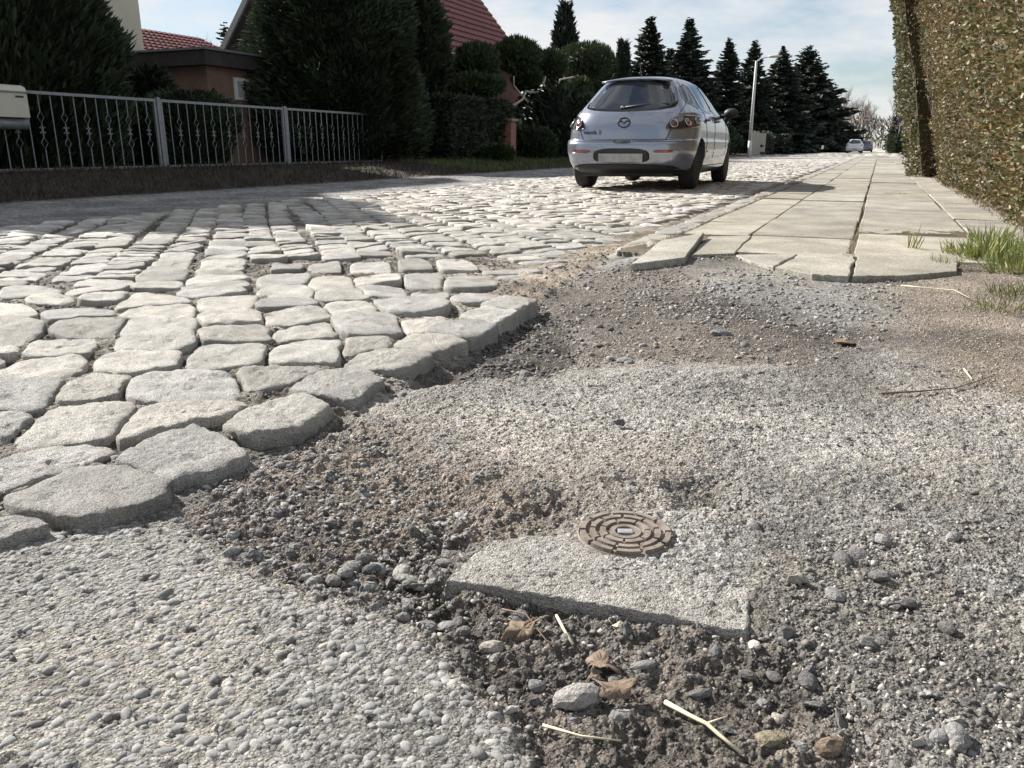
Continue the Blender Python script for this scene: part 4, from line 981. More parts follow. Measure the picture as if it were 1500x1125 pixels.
for yy0 in (-3.2, 1.2):
    wd = boxo('window', (4.37, 4.46, yy0, yy0 + 1.2, 2.3, 3.6), M['whitepaint'], t, .01)
    for q in (0, 1): boxo('pane', (4.44, 4.47, yy0 + .08 + .55 * q, yy0 + .57 + .55 * q, 2.38, 3.52), M['glassw'], wd)
# brown flat-roofed garage
gc = AX(307, 150, -14.3); gy = gc.y
t = thing('brown_garage', 'brown rendered garage with a dark flat roof fascia and one white window', 'garage', (-16.3, gy + 2.5, 0))
zf1 = AX(307, 72, -14.3).z; zf0 = AX(307, 97, -14.3).z
boxo('wall', (-3.2, 2.0, -2.5, 3.2, -.2, zf0), M['brown'], t)
boxo('fascia', (-3.4, 2.25, -2.75, 3.4, zf0 + .002, zf1 - .05), M['darkwood'], t)
boxo('roof_edge', (-3.45, 2.3, -2.8, 3.45, zf1 - .048, zf1), M['fence'], t)
wa, wb = AX(341, 113, -14.3), AX(366, 148, -14.3)
wd = boxo('window', (1.97, 2.05, wa.y - gy - 2.5, wb.y - gy - 2.5, wb.z, wa.z), M['whitepaint'], t, .01)
boxo('pane', (2.03, 2.06, wa.y - gy - 2.5 + .08, wb.y - gy - 2.5 - .3, wb.z + .08, wa.z - .08), mat('roller_blind', (.4, .42, .42), None, 8, .3), wd)
# far roof behind the garage
a_, b_ = AX(205, 80, -22), AX(395, 80, -22)
t = thing('low_house', 'low house with a dark red pantile roof behind the brown garage', 'house', (-22, a_.y, 0))
zr = AX(206, 41, -24.5).z
boxo('wall', (-5, -.3, -3, b_.y - a_.y - .2, -.2, a_.z - .1), M['brown'], t)
tiled_roof(t, (0, -3.3, a_.z - .1), (0, b_.y - a_.y, a_.z - .1), (-2.6, -3.3, zr), (-2.6, b_.y - a_.y - 1.0, zr), 10, M['tile'])
# red roofed house
HX0, HX1 = -19.6, -13.2
y0h, y1h = 22.0, AX(772, 95, HX0 + 6.4).y
ez = AX(655, 75, HX1).z; rx = (HX0 + HX1) / 2; rz_ = ez + 3.9
t = thing('red_roof_house', 'brick house with a steep red pantile roof behind the clipped cloud tree', 'house', (rx, y0h, 0))
hw = (HX1 - HX0) / 2
boxo('wall', (-hw + .3, hw - .3, 0, y1h - y0h, -.2, ez - .12), mat('brick_wall', (.20, .11, .085), (.27, .15, .115), 9, .9, .2, 60), t)
bm = bmesh.new()
for yv in (0.0, y1h - y0h):
    A = [bm.verts.new(p) for p in ((-hw + .3, yv, ez - .12), (hw - .3, yv, ez - .12), (0, yv, rz_ - .35))]; bm.faces.new(A)
obj('gable', bm, M['darkwood'], t)
tiled_roof(t, (hw, -.4, ez), (hw, y1h - y0h + .35, ez), (0, -.4, rz_), (0, y1h - y0h + .35, rz_), 17, M['tile'])
tiled_roof(t, (-hw, -.4, ez), (-hw, y1h - y0h + .35, ez), (0, -.4, rz_), (0, y1h - y0h + .35, rz_), 17, M['tile'])
bm = bmesh.new(); tube(bm, [(hw + .06, -.4, ez - .06), (hw + .06, y1h - y0h + .3, ez - .06)], .06, 8); obj('gutter', bm, M['fence'], t, True)
for sgn in (1, -1):
    bm = bmesh.new(); d_ = Vector((-sgn * hw, 0, rz_ - ez)).normalized(); A = []
    for yv in (-.47, -.38): A += [bm.verts.new(p) for p in ((sgn * hw, yv, ez - .22), (sgn * hw, yv, ez + .05), (0, yv, rz_ + .05), (0, yv, rz_ - .22))]
    for f in ((0, 1, 2, 3), (7, 6, 5, 4), (0, 4, 5, 1), (1, 5, 6, 2), (2, 6, 7, 3), (3, 7, 4, 0)): bm.faces.new([A[i] for i in f])
    bmesh.ops.recalc_face_normals(bm, faces=bm.faces); obj('barge_board', bm, M['fence'], t)

# ------------------------------------------------------------------ trees and shrubs on the left side
p, H = pxtree(505, -30, -12.9, .1)
t = thing('dark_conifer', 'huge dense dark conifer bush swallowing the end of the metal fence', 'tree', p)
bushy(t, 5.0, [(0, 1.7), (.15, 2.25), (.5, 2.5), (.75, 2.3), (.92, 1.5), (1, .4)], 52000, .16, .045, 'leafdark', up=.5)
p, H = pxtree(10, -60, -13.9, .1)
t = thing('juniper', 'spreading dark juniper in front of the cream house', 'tree', p)
bushy(t, 4.9, [(0, 2.0), (.2, 2.4), (.45, 2.6), (.65, 1.9), (.85, 1.1), (1, .2)], 34000, .19, .045, 'leafdark', up=1.0, seedf=1.6)
t = thing('juniper', 'second spreading juniper standing behind the mailbox', 'tree', (-14.0, AX(-190, 200, -14.0).y, .1))
bushy(t, 6.7, [(0, 1.8), (.25, 2.4), (.5, 2.8), (.75, 2.3), (.9, .9), (1, .1)], 14000, .30, .09, 'leafdark', up=1.0, seedf=1.3)
p, H = pxtree(285, 138, -12.7, .1)
t = thing('low_shrub', 'low loose green shrub behind the fence in front of the garage', 'shrub', p)
bushy(t, H + .05, [(0, .6), (.6, .95), (.85, .9), (1, .5)], 7000, .10, .03, 'leafyew', up=.8)
p, H = pxtree(232, 105, -13.6, .1)
t = thing('narrow_conifer', 'narrow dark conifer between the cream house and the garage', 'tree', p)
bushy(t, H, [(0, .5), (.5, .55), (.9, .3), (1, .1)], 3500, .2, .07, 'leafdark')
p, H = pxtree(665, -30, -13.0, .1)
t = thing('tall_conifer', 'tall dark conifer rising behind the huge conifer bush', 'tree', (p[0] + .1, p[1] - 2.2, p[2]))
bushy(t, 4.9, [(0, .9), (.4, 1.2), (.8, .9), (1, .3)], 7000, .24, .09, 'leafdark')
# square clipped hedge block
ha, hb = AX(662, 143, -10.9), AX(752, 240, -10.9)
hedge('square_hedge', 'dark square clipped hedge block beside the huge conifer bush', -12.1, -10.9, ha.y, hb.y, ha.z - .1, 16000, .13, .05, lambda P: tint(len(P), .5, 1.3), M['leafdark'], 'leafdark', .12)
# cloud-pruned yew
XT = -11.9
p, H = pxtree(768, 120, XT, .15)
t = thing('cloud_pruned_tree', 'cloud-pruned yew with round green pads on twisted bare limbs', 'tree', p)
o0 = Vector(p)
bmt = bmesh.new(); bml = bmesh.new()
tube(bmt, [(0, 0, -.2), (.05, .1, .5), (0, .05, 1.15)], .2, 9, .15); tube(bmt, [(0, .1, .5), (.05, .6, .8), (0, 1.0, 1.35)], .15, 8, .1); tube(bmt, [(0, -.05, .5), (.1, -.55, .9), (.05, -.6, 1.4)], .12, 8, .08)
def loc3(px, py): return AX(px, py, XT) - o0
for pts in ([(768, 150), (762, 135), (752, 125), (750, 112)], [(765, 134), (780, 136), (792, 128), (794, 112)], [(790, 142), (808, 125), (816, 117), (834, 113)], [(745, 155), (757, 145), (760, 135)], [(800, 135), (815, 137), (822, 141)], [(795, 165), (815, 150), (835, 155), (845, 165)]):
    tube(bml, [loc3(a, b) + Vector((random.uniform(-.1, .25), 0, 0)) for a, b in pts], .045, 6, .025)
obj('trunk', bmt, M['bark'], t, True); obj('limb', bml, M['barkpale'], t, True)
for px, py, rw, rh in ((699, 94, 30, 26), (757, 82, 33, 22), (772, 116, 19, 16), (806, 95, 21, 17), (858, 92, 38, 26), (693, 128, 42, 15), (848, 135, 18, 18), (880, 100, 22, 28)):
    cc = AX(px, py, XT + random.uniform(-.4, .3)) - o0; k = cc.y + o0.y; dd = math.hypot(cc.x + o0.x, k); sx = rw / 1229 * dd; sz = rh / 1229 * dd
    m = int(900 + 2600 * sx); u = rng.normal(size=(m, 3)); u /= np.linalg.norm(u, axis=1, keepdims=True)
    P = u * (1 - .3 * rng.random(m) ** 2)[:, None] * np.array([sx, sx, sz]) * (.9 + .2 * n3(u + px, 2.5))[:, None] + np.array(cc)
    leaves('foliage_pad', P, u * .7 + np.array([0, 0, .7]) + rng.normal(0, .3, (m, 3)), .17 * rng.uniform(.6, 1.3, m), .045, M['leafyew'], t, tint(m, .5, 1.4))
    bm = bmesh.new(); bmesh.ops.create_icosphere(bm, subdivisions=2, radius=1)
    for v in bm.verts: v.co = Vector((v.co.x * sx * .75, v.co.y * sx * .75, v.co.z * sz * .72)) + cc
    obj('pad_core', bm, M['leafdark'], t)
# garden wall post and shrubs under the cloud tree
c0 = AX(744, 200, -10.9)
t = thing('gate_pillar', 'square brick gate pillar with a flat cap under the cloud-pruned tree', 'pillar', (-10.9, c0.y, .1))
zt = AX(744, 174, -10.9).z
boxo('shaft', (-.2, .2, -.2, .2, -.2, zt - .18), M['brickred'], t, .01); boxo('cap', (-.26, .26, -.26, .26, zt - .178, zt - .1), M['conc'], t, .01)
for k, (px, top, X, w_) in enumerate([(725, 215, -10.4, .5), (775, 185, -11.0, .9), (810, 175, -11.6, 1.1), (850, 165, -12.0, 1.2), (885, 150, -12.6, 1.3)]):
    p, H = pxtree(px, top, X, .1)
    t = thing('garden_shrub', ['small sparse shrub at the foot of the square hedge', 'twiggy brown shrub beside the gate pillar', 'loose dark shrub under the cloud tree limbs', 'dark garden shrub behind the silver car', 'tall dark shrub behind the roof of the silver car'][k], 'shrub', p)
    bushy(t, max(H, .5), [(0, w_ * .8), (.5, w_), (.85, w_ * .8), (1, .2)], 2600, .16, .05, 'leafyew' if k < 2 else 'leafdark', up=.7)
for k in range(9):                                   # dark garden hedge line further down the street
    y = 30 + k * 4.2
    t = thing('garden_shrub', 'dark evergreen shrub in the row along the far gardens', 'shrub', (-11.0 + random.uniform(-.5, .5), y, .1), group='evergreen shrubs along the far gardens')
    bushy(t, random.uniform(1.9, 2.8), [(0, 1.6), (.5, 2.0), (.85, 1.5), (1, .4)], 2200, .3, .1, 'leafdark')
for px, top, X, w_, kind, lab in ((825, 6, -14.5, 48, 'b', 'pointed dark cypress rising above the cloud-pruned tree'), (908, 62, -14.0, 18, 'b', 'slim column cypress behind the silver car roof'),
        (945, 22, -13.5, 66, 's', 'broad pointed conifer above the silver car'), (1000, 20, -13.2, 74, 's', 'conifer with a ragged top right beside the broad pointed conifer'),
        (1058, 50, -12.0, 56, 's', 'slender spruce next to the lamp post'), (1094, 50, -11.6, 60, 's', 'spruce directly behind the lamp post'), (1135, 56, -10.8, 78, 's', 'dense dark spruce with a narrow top past the lamp post'),
        (1172, 48, -9.8, 96, 's', 'tallest dark spruce leaning over the street edge'), (1208, 128, -9.5, 44, 's', 'small far spruce at the end of the spruce row'), (975, 70, -15.0, 70, 's', 'shorter conifer filling the gap behind the silver car'), (870, 70, -15.5, 50, 's', 'dark conifer behind the largest foliage pad')):
    p, H = pxtree(px, top, X, .05); dd = math.hypot(p[0], p[1]); rr = w_ / 2 / 1229 * dd
    t = thing('cypress_tree' if kind == 'b' else 'spruce_tree', lab, 'tree', p)
    if kind == 'b': bushy(t, H, [(0, rr * .8), (.5, rr), (.8, rr * .6), (1, .05)], 5200, .35, .11, 'leafspruce', up=1.2)
    else: spruce(t, H, rr * random.uniform(1.2, 1.4), 74, 11, dens=9, droop=random.uniform(.1, .45))
# bare trees
for k, (px, top, X) in enumerate([(1226, 140, -9.5), (1240, 124, -8.5), (1252, 135, -7.5), (1262, 150, -7.0), (1274, 165, -5.5), (1233, 165, -8.8), (1219, 150, -9.8), (1246, 140, -8), (1258, 142, -7.2), (1268, 158, -6.2), (1304, 165, 4.5), (1312, 150, 5), (1298, 175, 4.5)]):
    p, H = pxtree(px, top, X, 0)
    H = min(H * 1.4, 30)
    t = thing('bare_tree', 'bare leafless tree far down the street beyond the spruces' if X < 0 else 'bare leafless tree above the hedge side of the far street', 'tree', p, group='bare trees beyond the spruces' if X < 0 else 'bare trees on the hedge side')
    bare_tree(t, H, 50 + k, fat=2.6, depth=6)
for k, (px, top, X, lab) in enumerate([(297, 10, -38, 'bare birch behind the low house roof'), (330, 18, -36, 'second bare birch beside the garage roof')]):
    p, H = pxtree(px, top, X, 0); t = thing('bare_tree', lab, 'tree', p); bare_tree(t, H * 1.05, 90 + k, depth=6)
m = 9000; xw = rng.uniform(-90, 80, m); hw_ = 6 + 9 * vnoise(xw * .09 + 3, np.zeros(m) + 2.5); zw = hw_ * rng.random(m) ** .8
o = leaves('far_woods', np.stack([xw, 330 + rng.uniform(-8, 8, m), zw], 1), rng.normal(0, .5, (m, 3)) + np.array([0, 0, 1.]), 1.6 * rng.uniform(.5, 1.3, m), .35, M['barktwig'], None, tint(m)); o['kind'] = 'stuff'; o['label'] = 'grey-brown bare woods closing the far end of the street'
p, H = pxtree(347, 42, -34, 0); t = thing('spruce_tree', 'small distant fir between the bare birches and the barge board', 'tree', p); spruce(t, H, 1.6, 20, 7)
p, H = pxtree(1308, 175, 3.3, 0); t = thing('spruce_tree', 'far dark fir beyond the jutting hedge end', 'tree', p); spruce(t, H, 2.6, 24, 8)
p, H = pxtree(1316, 198, 1.7, 0); t = thing('round_bush', 'round brown clipped bush past the jutting hedge end', 'shrub', (p[0], p[1], 0)); bushy(t, H, [(0, 1.0), (.5, 1.3), (.85, 1.1), (1, .4)], 2500, .2, .07, 'leafyew')

# ------------------------------------------------------------------ silver hatchback
LV = [(.20, .30, 4.10, .76, 6), (.27, .08, 4.32, .83, 6), (.36, .02, 4.39, .85, 6.5), (.48, .0, 4.415, .872, 7), (.585, .005, 4.41, .8775, 7), (.625, .03, 4.38, .876, 7), (.645, .075, 4.34, .872, 6.6), (.75, .095, 4.22, .872, 6.4), (.84, .115, 4.0, .868, 6), (.92, .145, 3.62, .858, 5),
      (.97, .175, 3.32, .842, 5), (1.01, .215, 3.16, .812, 4.8), (1.08, .285, 3.02, .765, 4.4), (1.16, .37, 2.89, .718, 4.2), (1.24, .455, 2.75, .668, 4.0), (1.31, .53, 2.62, .62, 3.8), (1.36, .585, 2.52, .582, 3.6), (1.40, .63, 2.42, .54, 3.4), (1.43, .72, 2.3, .485, 3.2), (1.452, .88, 2.12, .40, 3), (1.463, 1.1, 1.9, .29, 2.8), (1.467, 1.3, 1.75, .16, 2.5)]
def car_levels(LV, n=72):
    """smooth stack of rounded plan outlines, rear at y = 0"""
    zs = np.array([l[0] for l in LV]); fine = np.concatenate([np.linspace(zs[i], zs[i + 1], 3, endpoint=False) for i in range(len(zs) - 1)] + [[zs[-1]]])
    V = []
    for z in fine:
        yr, yf, w_, e = [np.interp(z, zs, [l[k] for l in LV]) for k in (1, 2, 3, 4)]
        a = np.linspace(0, 2 * np.pi, n, endpoint=False); c, s = np.cos(a), np.sin(a); yc = yr + min(1.9, (yf - yr) * .6)
        y = np.where(s < 0, yc - (yc - yr) * np.abs(s) ** (2 / e), yc + (yf - yc) * np.abs(s) ** (2 / 4.0)); bow = .05 * (np.abs(c) ** 2) * 0
        x = w_ * np.sign(c) * np.abs(c) ** (2 / e)
        y = y + np.where(s < 0, .09 * (np.abs(x) / w_) ** 2.2 * np.clip(-s, 0, 1), 0)   # rear is bowed in plan
        V.append(np.stack([x, y, np.full(n, z)], 1))
    m = len(fine); V = np.vstack(V); k = np.arange(n); F = [tuple(range(n))[::-1]] + [tuple(range((m - 1) * n, m * n))]
    for i in range(m - 1):
        for j in range(n): F.append((i * n + j, i * n + (j + 1) % n, (i + 1) * n + (j + 1) % n, (i + 1) * n + j))
    return V, F
def make_car(root, LV, paint, detail=True, wy=(.88, 3.50), wr=.308, track=.725):
    V, F = car_levels(LV)
    me = bpy.data.meshes.new('body'); me.from_pydata([tuple(v) for v in V], [], F)
    me.polygons.foreach_set('use_smooth', np.ones(len(F), bool)); me.materials.append(M[paint])
    bvh = BVHTree.FromPolygons([Vector(v) for v in V], F)
    ob = link(bpy.data.objects.new('body', me), root)
    # wheel arches
    bm = bmesh.new()
    for y in wy:
        for s in (-1, 1):
            r = bmesh.ops.create_cone(bm, segments=28, radius1=wr + .035, radius2=wr + .035, depth=.36, cap_ends=True, matrix=Matrix.Translation((s * .80, y, wr + .01)) @ Matrix.Rotation(math.pi / 2, 4, 'Y'))
    cme = bpy.data.meshes.new('cut'); bm.to_mesh(cme); bm.free(); cut = bpy.data.objects.new('cut', cme); COL.objects.link(cut); cut.parent = root
    md_ = ob.modifiers.new('arch', 'BOOLEAN'); md_.operation = 'DIFFERENCE'; md_.object = cut; md_.solver = 'EXACT'
    dg = bpy.context.evaluated_depsgraph_get(); dg.update(); nm = bpy.data.meshes.new_from_object(ob.evaluated_get(dg)); ob.modifiers.clear(); ob.data = nm; nm.name = 'body'
    bpy.data.objects.remove(cut)
    nm.polygons.foreach_set('use_smooth', np.ones(len(nm.polygons), bool))
    try: nm.set_sharp_from_angle(angle=R(40))
    except Exception: pass
    def patch(name, poly, axis, mat_, off=.004, parent=root, n=18, smooth=True, thick=.0):
        """lay a flat outline onto the body: axis 'rear' takes (x,z), 'right'/'left' take (y,z)"""
        P = np.array(poly); P = resample(chaikin(P, 2, .2), n * 4); c0 = P.mean(0); rings = [1.0, .85, .65, .42, .2]
        pts = [c0 + (P - c0) * s for s in rings] + [c0[None]]
        vs = []; 
        def hit(u, v):
            if axis == 'rear': o_, d_ = Vector((u, -2, v)), Vector((0, 1, 0))
            elif axis == 'right': o_, d_ = Vector((3, u, v)), Vector((-1, 0, 0))
            else: o_, d_ = Vector((-3, u, v)), Vector((1, 0, 0))
            h = bvh.ray_cast(o_, d_)
            if h[0] is None: return None
            return h[0] - d_ * off * 1.0 + (h[1] if h[1].dot(d_) < 0 else -h[1]) * off * .3
        last = None
        for ring in pts:
            for (u, v) in ring:
                p = hit(u, v) or last
                vs.append(p); last = p
        N4 = n * 4; bm = bmesh.new(); B = [bm.verts.new(p) for p in vs]
        for k in range(len(rings) - 1):
            for j in range(N4): bm.faces.new((B[k * N4 + j], B[k * N4 + (j + 1) % N4], B[(k + 1) * N4 + (j + 1) % N4], B[(k + 1) * N4 + j]))
        for j in range(N4): bm.faces.new((B[(len(rings) - 1) * N4 + j], B[(len(rings) - 1) * N4 + (j + 1) % N4], B[-1]))
        bmesh.ops.recalc_face_normals(bm, faces=bm.faces)
        want = {'rear': Vector((0, -1, 0)), 'right': Vector((1, 0, 0)), 'left': Vector((-1, 0, 0))}[axis]
        if sum((f.normal.dot(want) for f in bm.faces)) < 0: bmesh.ops.reverse_faces(bm, faces=bm.faces)
        # skirt back into the body so the piece has an edge
        outer = B[:N4]; back = [bm.verts.new(v.co - want * (off + .012)) for v in outer]
        for j in range(N4): bm.faces.new((outer[(j + 1) % N4], outer[j], back[j], back[(j + 1) % N4]))
        return obj(name, bm, mat_, parent, smooth)
    def seamline(name, line, axis, r=.004, mat_=None, parent=root):
        pts = []
        L = np.array(line, float); Q = []
        for a, b in zip(L, L[1:]):
            for s in np.linspace(0, 1, 8, endpoint=False): Q.append(a + (b - a) * s)
        Q.append(L[-1])
        for (u, v) in Q:
            o_, d_ = (Vector((u, -2, v)), Vector((0, 1, 0))) if axis == 'rear' else ((Vector((3, u, v)), Vector((-1, 0, 0))) if axis == 'right' else (Vector((-3, u, v)), Vector((1, 0, 0))))
            h = bvh.ray_cast(o_, d_)
            if h[0] is not None: pts.append(h[0])
        bm = bmesh.new(); tube(bm, pts, r, 5); return obj(name, bm, mat_ or M['seam'], parent)
    # glass
    patch('rear_window', [(-.60, 1.035), (-.40, 1.0), (0, .985), (.40, 1.0), (.60, 1.035), (.605, 1.10), (.51, 1.32), (.44, 1.37), (0, 1.385), (-.44, 1.37), (-.51, 1.32), (-.605, 1.10)], 'rear', M['carglass'], .005)
    for sd in ('right', 'left'):
        patch('quarter_window', [(.62, 1.12), (.78, 1.30), (.98, 1.36), (1.02, 1.34), (1.08, 1.05), (.95, 1.03)], sd, M['carglass'], .004)
        patch('rear_side_window', [(1.13, 1.02), (1.10, 1.22), (1.07, 1.36), (1.45, 1.39), (1.83, 1.395), (1.85, 1.2), (1.86, .99)], sd, M['carglass'], .004)
        patch('front_side_window', [(1.93, .985), (1.92, 1.2), (1.91, 1.395), (2.2, 1.37), (2.45, 1.28), (2.75, 1.10), (2.88, .985)], sd, M['carglass'], .004)
    # wheels
    for y in wy:
        for s in (-1, 1):
            we = bpy.data.objects.new('wheel', None); link(we, root); we.location = (s * track, y, wr); we.rotation_euler = (0, s * math.pi / 2, 0)
            bm = bmesh.new(); lathe(bm, [(wr * .66, -.10), (wr * .93, -.10), (wr * .99, -.075), (wr, 0), (wr * .99, .075), (wr * .93, .10), (wr * .66, .10)], 32); obj('tyre', bm, M['tyre'], we, True)
            bm = bmesh.new(); lathe(bm, [(wr * .67, -.05), (wr * .67, .085), (wr * .62, .09), (wr * .58, .03), (0, .03)], 32); obj('rim', bm, M['rim'], we, True)
            if detail:
                for q in range(5):
                    a = q * 2 * math.pi / 5; bm = bmesh.new(); box(bm, .03, wr * .62, -.028, .028, .03, .085, .006, Matrix.Rotation(a, 4, 'Z')); obj('spoke', bm, M['rim'], we)
                bm = bmesh.new(); lathe(bm, [(.045, .03), (.04, .09), (0, .092)], 16); obj('hub_cap', bm, M['rim'], we, True)
    boxo('underbody', (-.62, .62, .35, 4.05, .17, .26), M['blackp'], root, .02)
    if not detail: 
        for s in (-1, 1): patch('tail_lamp', [(s * .86, .93), (s * .68, .92), (s * .60, .78), (s * .86, .77)], 'rear', M['lensred'], .006)
        patch('number_plate', [(-.26, .50), (.26, .50), (.26, .39), (-.26, .39)], 'rear', M['plate'], .01)
        return
    # rear details
    for s in (-1, 1):
        tl = patch('tail_lamp', [(s * .864, .935), (s * .72, .94), (s * .60, .915), (s * .515, .76), (s * .70, .765), (s * .852, .785), (s * .868, .86)], 'rear', M['lens'], .010)
        for (x, z, r_, mk) in ((.625, .832, .055, 'lensclear' if s > 0 else 'lensred'), (.765, .842, .055, 'lensred' if s > 0 else 'lensclear'), (.825, .868, .045, 'lensclear')):
            h = bvh.ray_cast(Vector((s * x, -2, z)), Vector((0, 1, 0)))
            if h[0] is None: continue
            nn = h[1] if h[1].y < 0 else -h[1]; Mx = Matrix.Translation(h[0] + nn * .010) @ nn.to_track_quat('Z', 'Y').to_matrix().to_4x4()
            bm = bmesh.new(); lathe(bm, [(r_, 0), (r_, .010), (r_ * .82, .012), (r_ * .80, .004)], 20, Mx); obj('lamp_ring', bm, M['chrome'], tl, True)
            bm = bmesh.new(); lathe(bm, [(r_ * .80, .002), (r_ * .6, .010), (0, .013)], 20, Mx); obj('lamp_bulb', bm, M[mk], tl, True)
        patch('reflector', [(s * .66, .515), (s * .42, .512), (s * .42, .475), (s * .65, .48)], 'rear', M['lensred'], .006)
        seamline('reflector_trim', [(s * .67, .472), (s * .54, .467), (s * .41, .468)], 'rear', .006, M['chrome'])
    seamline('tailgate_seam', [(-.60, .76), (-.575, .70), (-.545, .635), (-.50, .628), (0, .627), (.50, .628), (.545, .635), (.575, .70), (.60, .76)], 'rear', .006)
    seamline('bumper_crease', [(-.85, .62), (-.6, .612), (0, .61), (.6, .612), (.85, .62)], 'rear', .004)
    for s in (-1, 1): seamline('tailgate_seam', [(s * .66, .95), (s * .68, 1.05), (s * .66, 1.13), (s * .56, 1.30), (s * .48, 1.39)], 'rear', .0045)
    patch('tailgate_handle', [(-.12, .63), (.16, .63), (.10, .59), (-.09, .59)], 'rear', M['blackp'], .006)
    patch('plate_recess_shade', [(-.36, .53), (.36, .53), (.38, .345), (-.38, .345)], 'rear', M['blackp'], .003)  # flat black patch, paints the shadow of a recess around the plate
    pr = bvh.ray_cast(Vector((0, -2, .425)), Vector((0, 1, 0)))[0].y
    boxo('number_plate', (-.29, .29, pr - .022, pr - .008, .355, .465), M['plate'], root, .003)
    patch('rear_valance', [(-.64, .33), (.64, .33), (.76, .24), (.70, .215), (-.70, .215), (-.76, .24)], 'rear', M['blackp'], .012)
    # wing emblem in an oval ring
    h = bvh.ray_cast(Vector((0, -2, .845)), Vector((0, 1, 0))); nn = h[1] if h[1].y < 0 else -h[1]; Mx = Matrix.Translation(h[0] + nn * .006) @ nn.to_track_quat('Z', 'Y').to_matrix().to_4x4()
    bm = bmesh.new(); ring = [Mx @ Vector((.078 * math.cos(a), .062 * math.sin(a), .004)) for a in np.linspace(0, 2 * math.pi, 25)]; tube(bm, ring, .007, 6)
    wing = [Mx @ Vector(q) for q in ((-.07, .012, .005), (-.045, .022, .005), (-.02, .012, .005), (0, -.012, .005), (.02, .012, .005), (.045, .022, .005), (.07, .012, .005))]; tube(bm, wing, .007, 6); obj('emblem', bm, M['dark'], root, True)
    cu = bpy.data.curves.new('model_lettering', 'FONT'); cu.body = 'mazda 3'; cu.size = .075; cu.extrude = .002; cu.align_x = 'CENTER'
    to = bpy.data.objects.new('tmp', cu); COL.objects.link(to); dg = bpy.context.evaluated_depsgraph_get(); dg.update(); tm = bpy.data.meshes.new_from_object(to.evaluated_get(dg)); bpy.data.objects.remove(to)
    h = bvh.ray_cast(Vector((-.42, -2, .705)), Vector((0, 1, 0))); nn = h[1] if h[1].y < 0 else -h[1]
    tm.materials.clear(); tm.materials.append(M['dark']); lt = link(bpy.data.objects.new('model_lettering', tm), root)
    yv = Vector((0, 0, 1)); zv = nn; xv = yv.cross(zv).normalized(); yv = zv.cross(xv); lt.matrix_local = Matrix.Translation(h[0] + nn * .006) @ Matrix((xv, yv, zv)).transposed().to_4x4()
    # wiper, washer, roof spoiler edge, aerial
    h0 = bvh.ray_cast(Vector((-.05, -2, 1.03)), Vector((0, 1, 0)))[0]; h1 = bvh.ray_cast(Vector((.52, -2, 1.075)), Vector((0, 1, 0)))[0]
    bm = bmesh.new(); tube(bm, [h0 + Vector((0, -.03, 0)), (h0 + h1) / 2 + Vector((0, -.03, .015)), h1 + Vector((0, -.02, 0))], .016, 6, .009); lathe(bm, [(.035, 0), (.03, .03), (0, .034)], 12, Matrix.Translation(h0) @ Matrix.Rotation(math.pi / 2, 4, 'X')); obj('wiper', bm, M['blackp'], root, True)
    bm = bmesh.new(); tube(bm, [(0, .95, 1.45), (0, .80, 1.62)], .005, 5); obj('aerial', bm, M['blackp'], root)
    bm = bmesh.new(); sp = []
    for x in np.linspace(-.47, .47, 13):
        k = abs(x) / .47; sp.append(((x, .62 + .06 * k ** 2, 1.392 - .03 * k ** 2.5), (x, .555 + .09 * k ** 2, 1.402 - .03 * k ** 2.5), (x, .565 + .09 * k ** 2, 1.416 - .03 * k ** 2.5), (x, .80, 1.444 - .045 * k ** 2.5)))
    A = [[bm.verts.new(q) for q in r_] for r_ in sp]
    for a, b in zip(A, A[1:]):
        for i in range(3): bm.faces.new((a[i], b[i], b[i + 1], a[i + 1]))
    for e_ in (A[0], A[-1]): bm.faces.new(e_)
    bmesh.ops.recalc_face_normals(bm, faces=bm.faces); obj('roof_spoiler', bm, M[paint], root, True)
    patch('brake_light', [(-.14, 1.408), (.14, 1.408), (.14, 1.395), (-.14, 1.395)], 'rear', M['blackp'], .012)
    # sides
    for sd, s in (('right', 1), ('left', -1)):
        seamline('door_seam', [(1.10, 1.0), (1.22, .75), (1.26, .62), (1.22, .40)], sd, .004); seamline('door_seam', [(1.89, .98), (1.90, .7), (1.88, .40)], sd, .004); seamline('door_seam', [(2.92, .95), (3.0, .75), (2.96, .42)], sd, .004)
        seamline('side_moulding', [(1.34, .49), (2.4, .49), (2.95, .50)], sd, .014, M['carpaint'])
        for y in (1.27, 2.05):
            h = bvh.ray_cast(Vector((3 * s, y, .90)), Vector((-s, 0, 0)))[0]
            bm = bmesh.new(); tube(bm, [h + Vector((s * .0, -.09, 0)), h + Vector((s * .035, -.06, 0)), h + Vector((s * .035, .06, 0)), h + Vector((0, .09, 0))], .016, 6); obj('door_handle', bm, M[paint], root, True)
        bm = bmesh.new(); bmesh.ops.create_uvsphere(bm, u_segments=14, v_segments=10, radius=1, matrix=Matrix.Translation((s * .97, 2.66, 1.035)) @ Matrix.Diagonal((.11, .07, .075, 1))); tube(bm, [(s * .80, 2.70, .985), (s * .90, 2.67, 1.01)], .03, 6); mr = obj('wing_mirror', bm, M['blackp'], root, True)
        seamline('sill_line', [(1.15, .30), (3.1, .30)], sd, .006)
t = thing('silver_car', 'silver hatchback parked on the cobbles beside the kerb, seen from behind', 'car', (-3.04, 10.4, .018), R(1.0))
make_car(t, LV, 'carpaint')
# far cars
def far_car(X, d, paint, label, rz=0):
    t = thing('far_car', label, 'car', (X, d, .02), rz); make_car(t, LV, paint, False); return t
far_car(-2.55, 98, 'carwhite', 'small white car far down the street driving away')
far_car(-1.7, 116, 'rim', 'dark grey car half hidden ahead of the far white car')

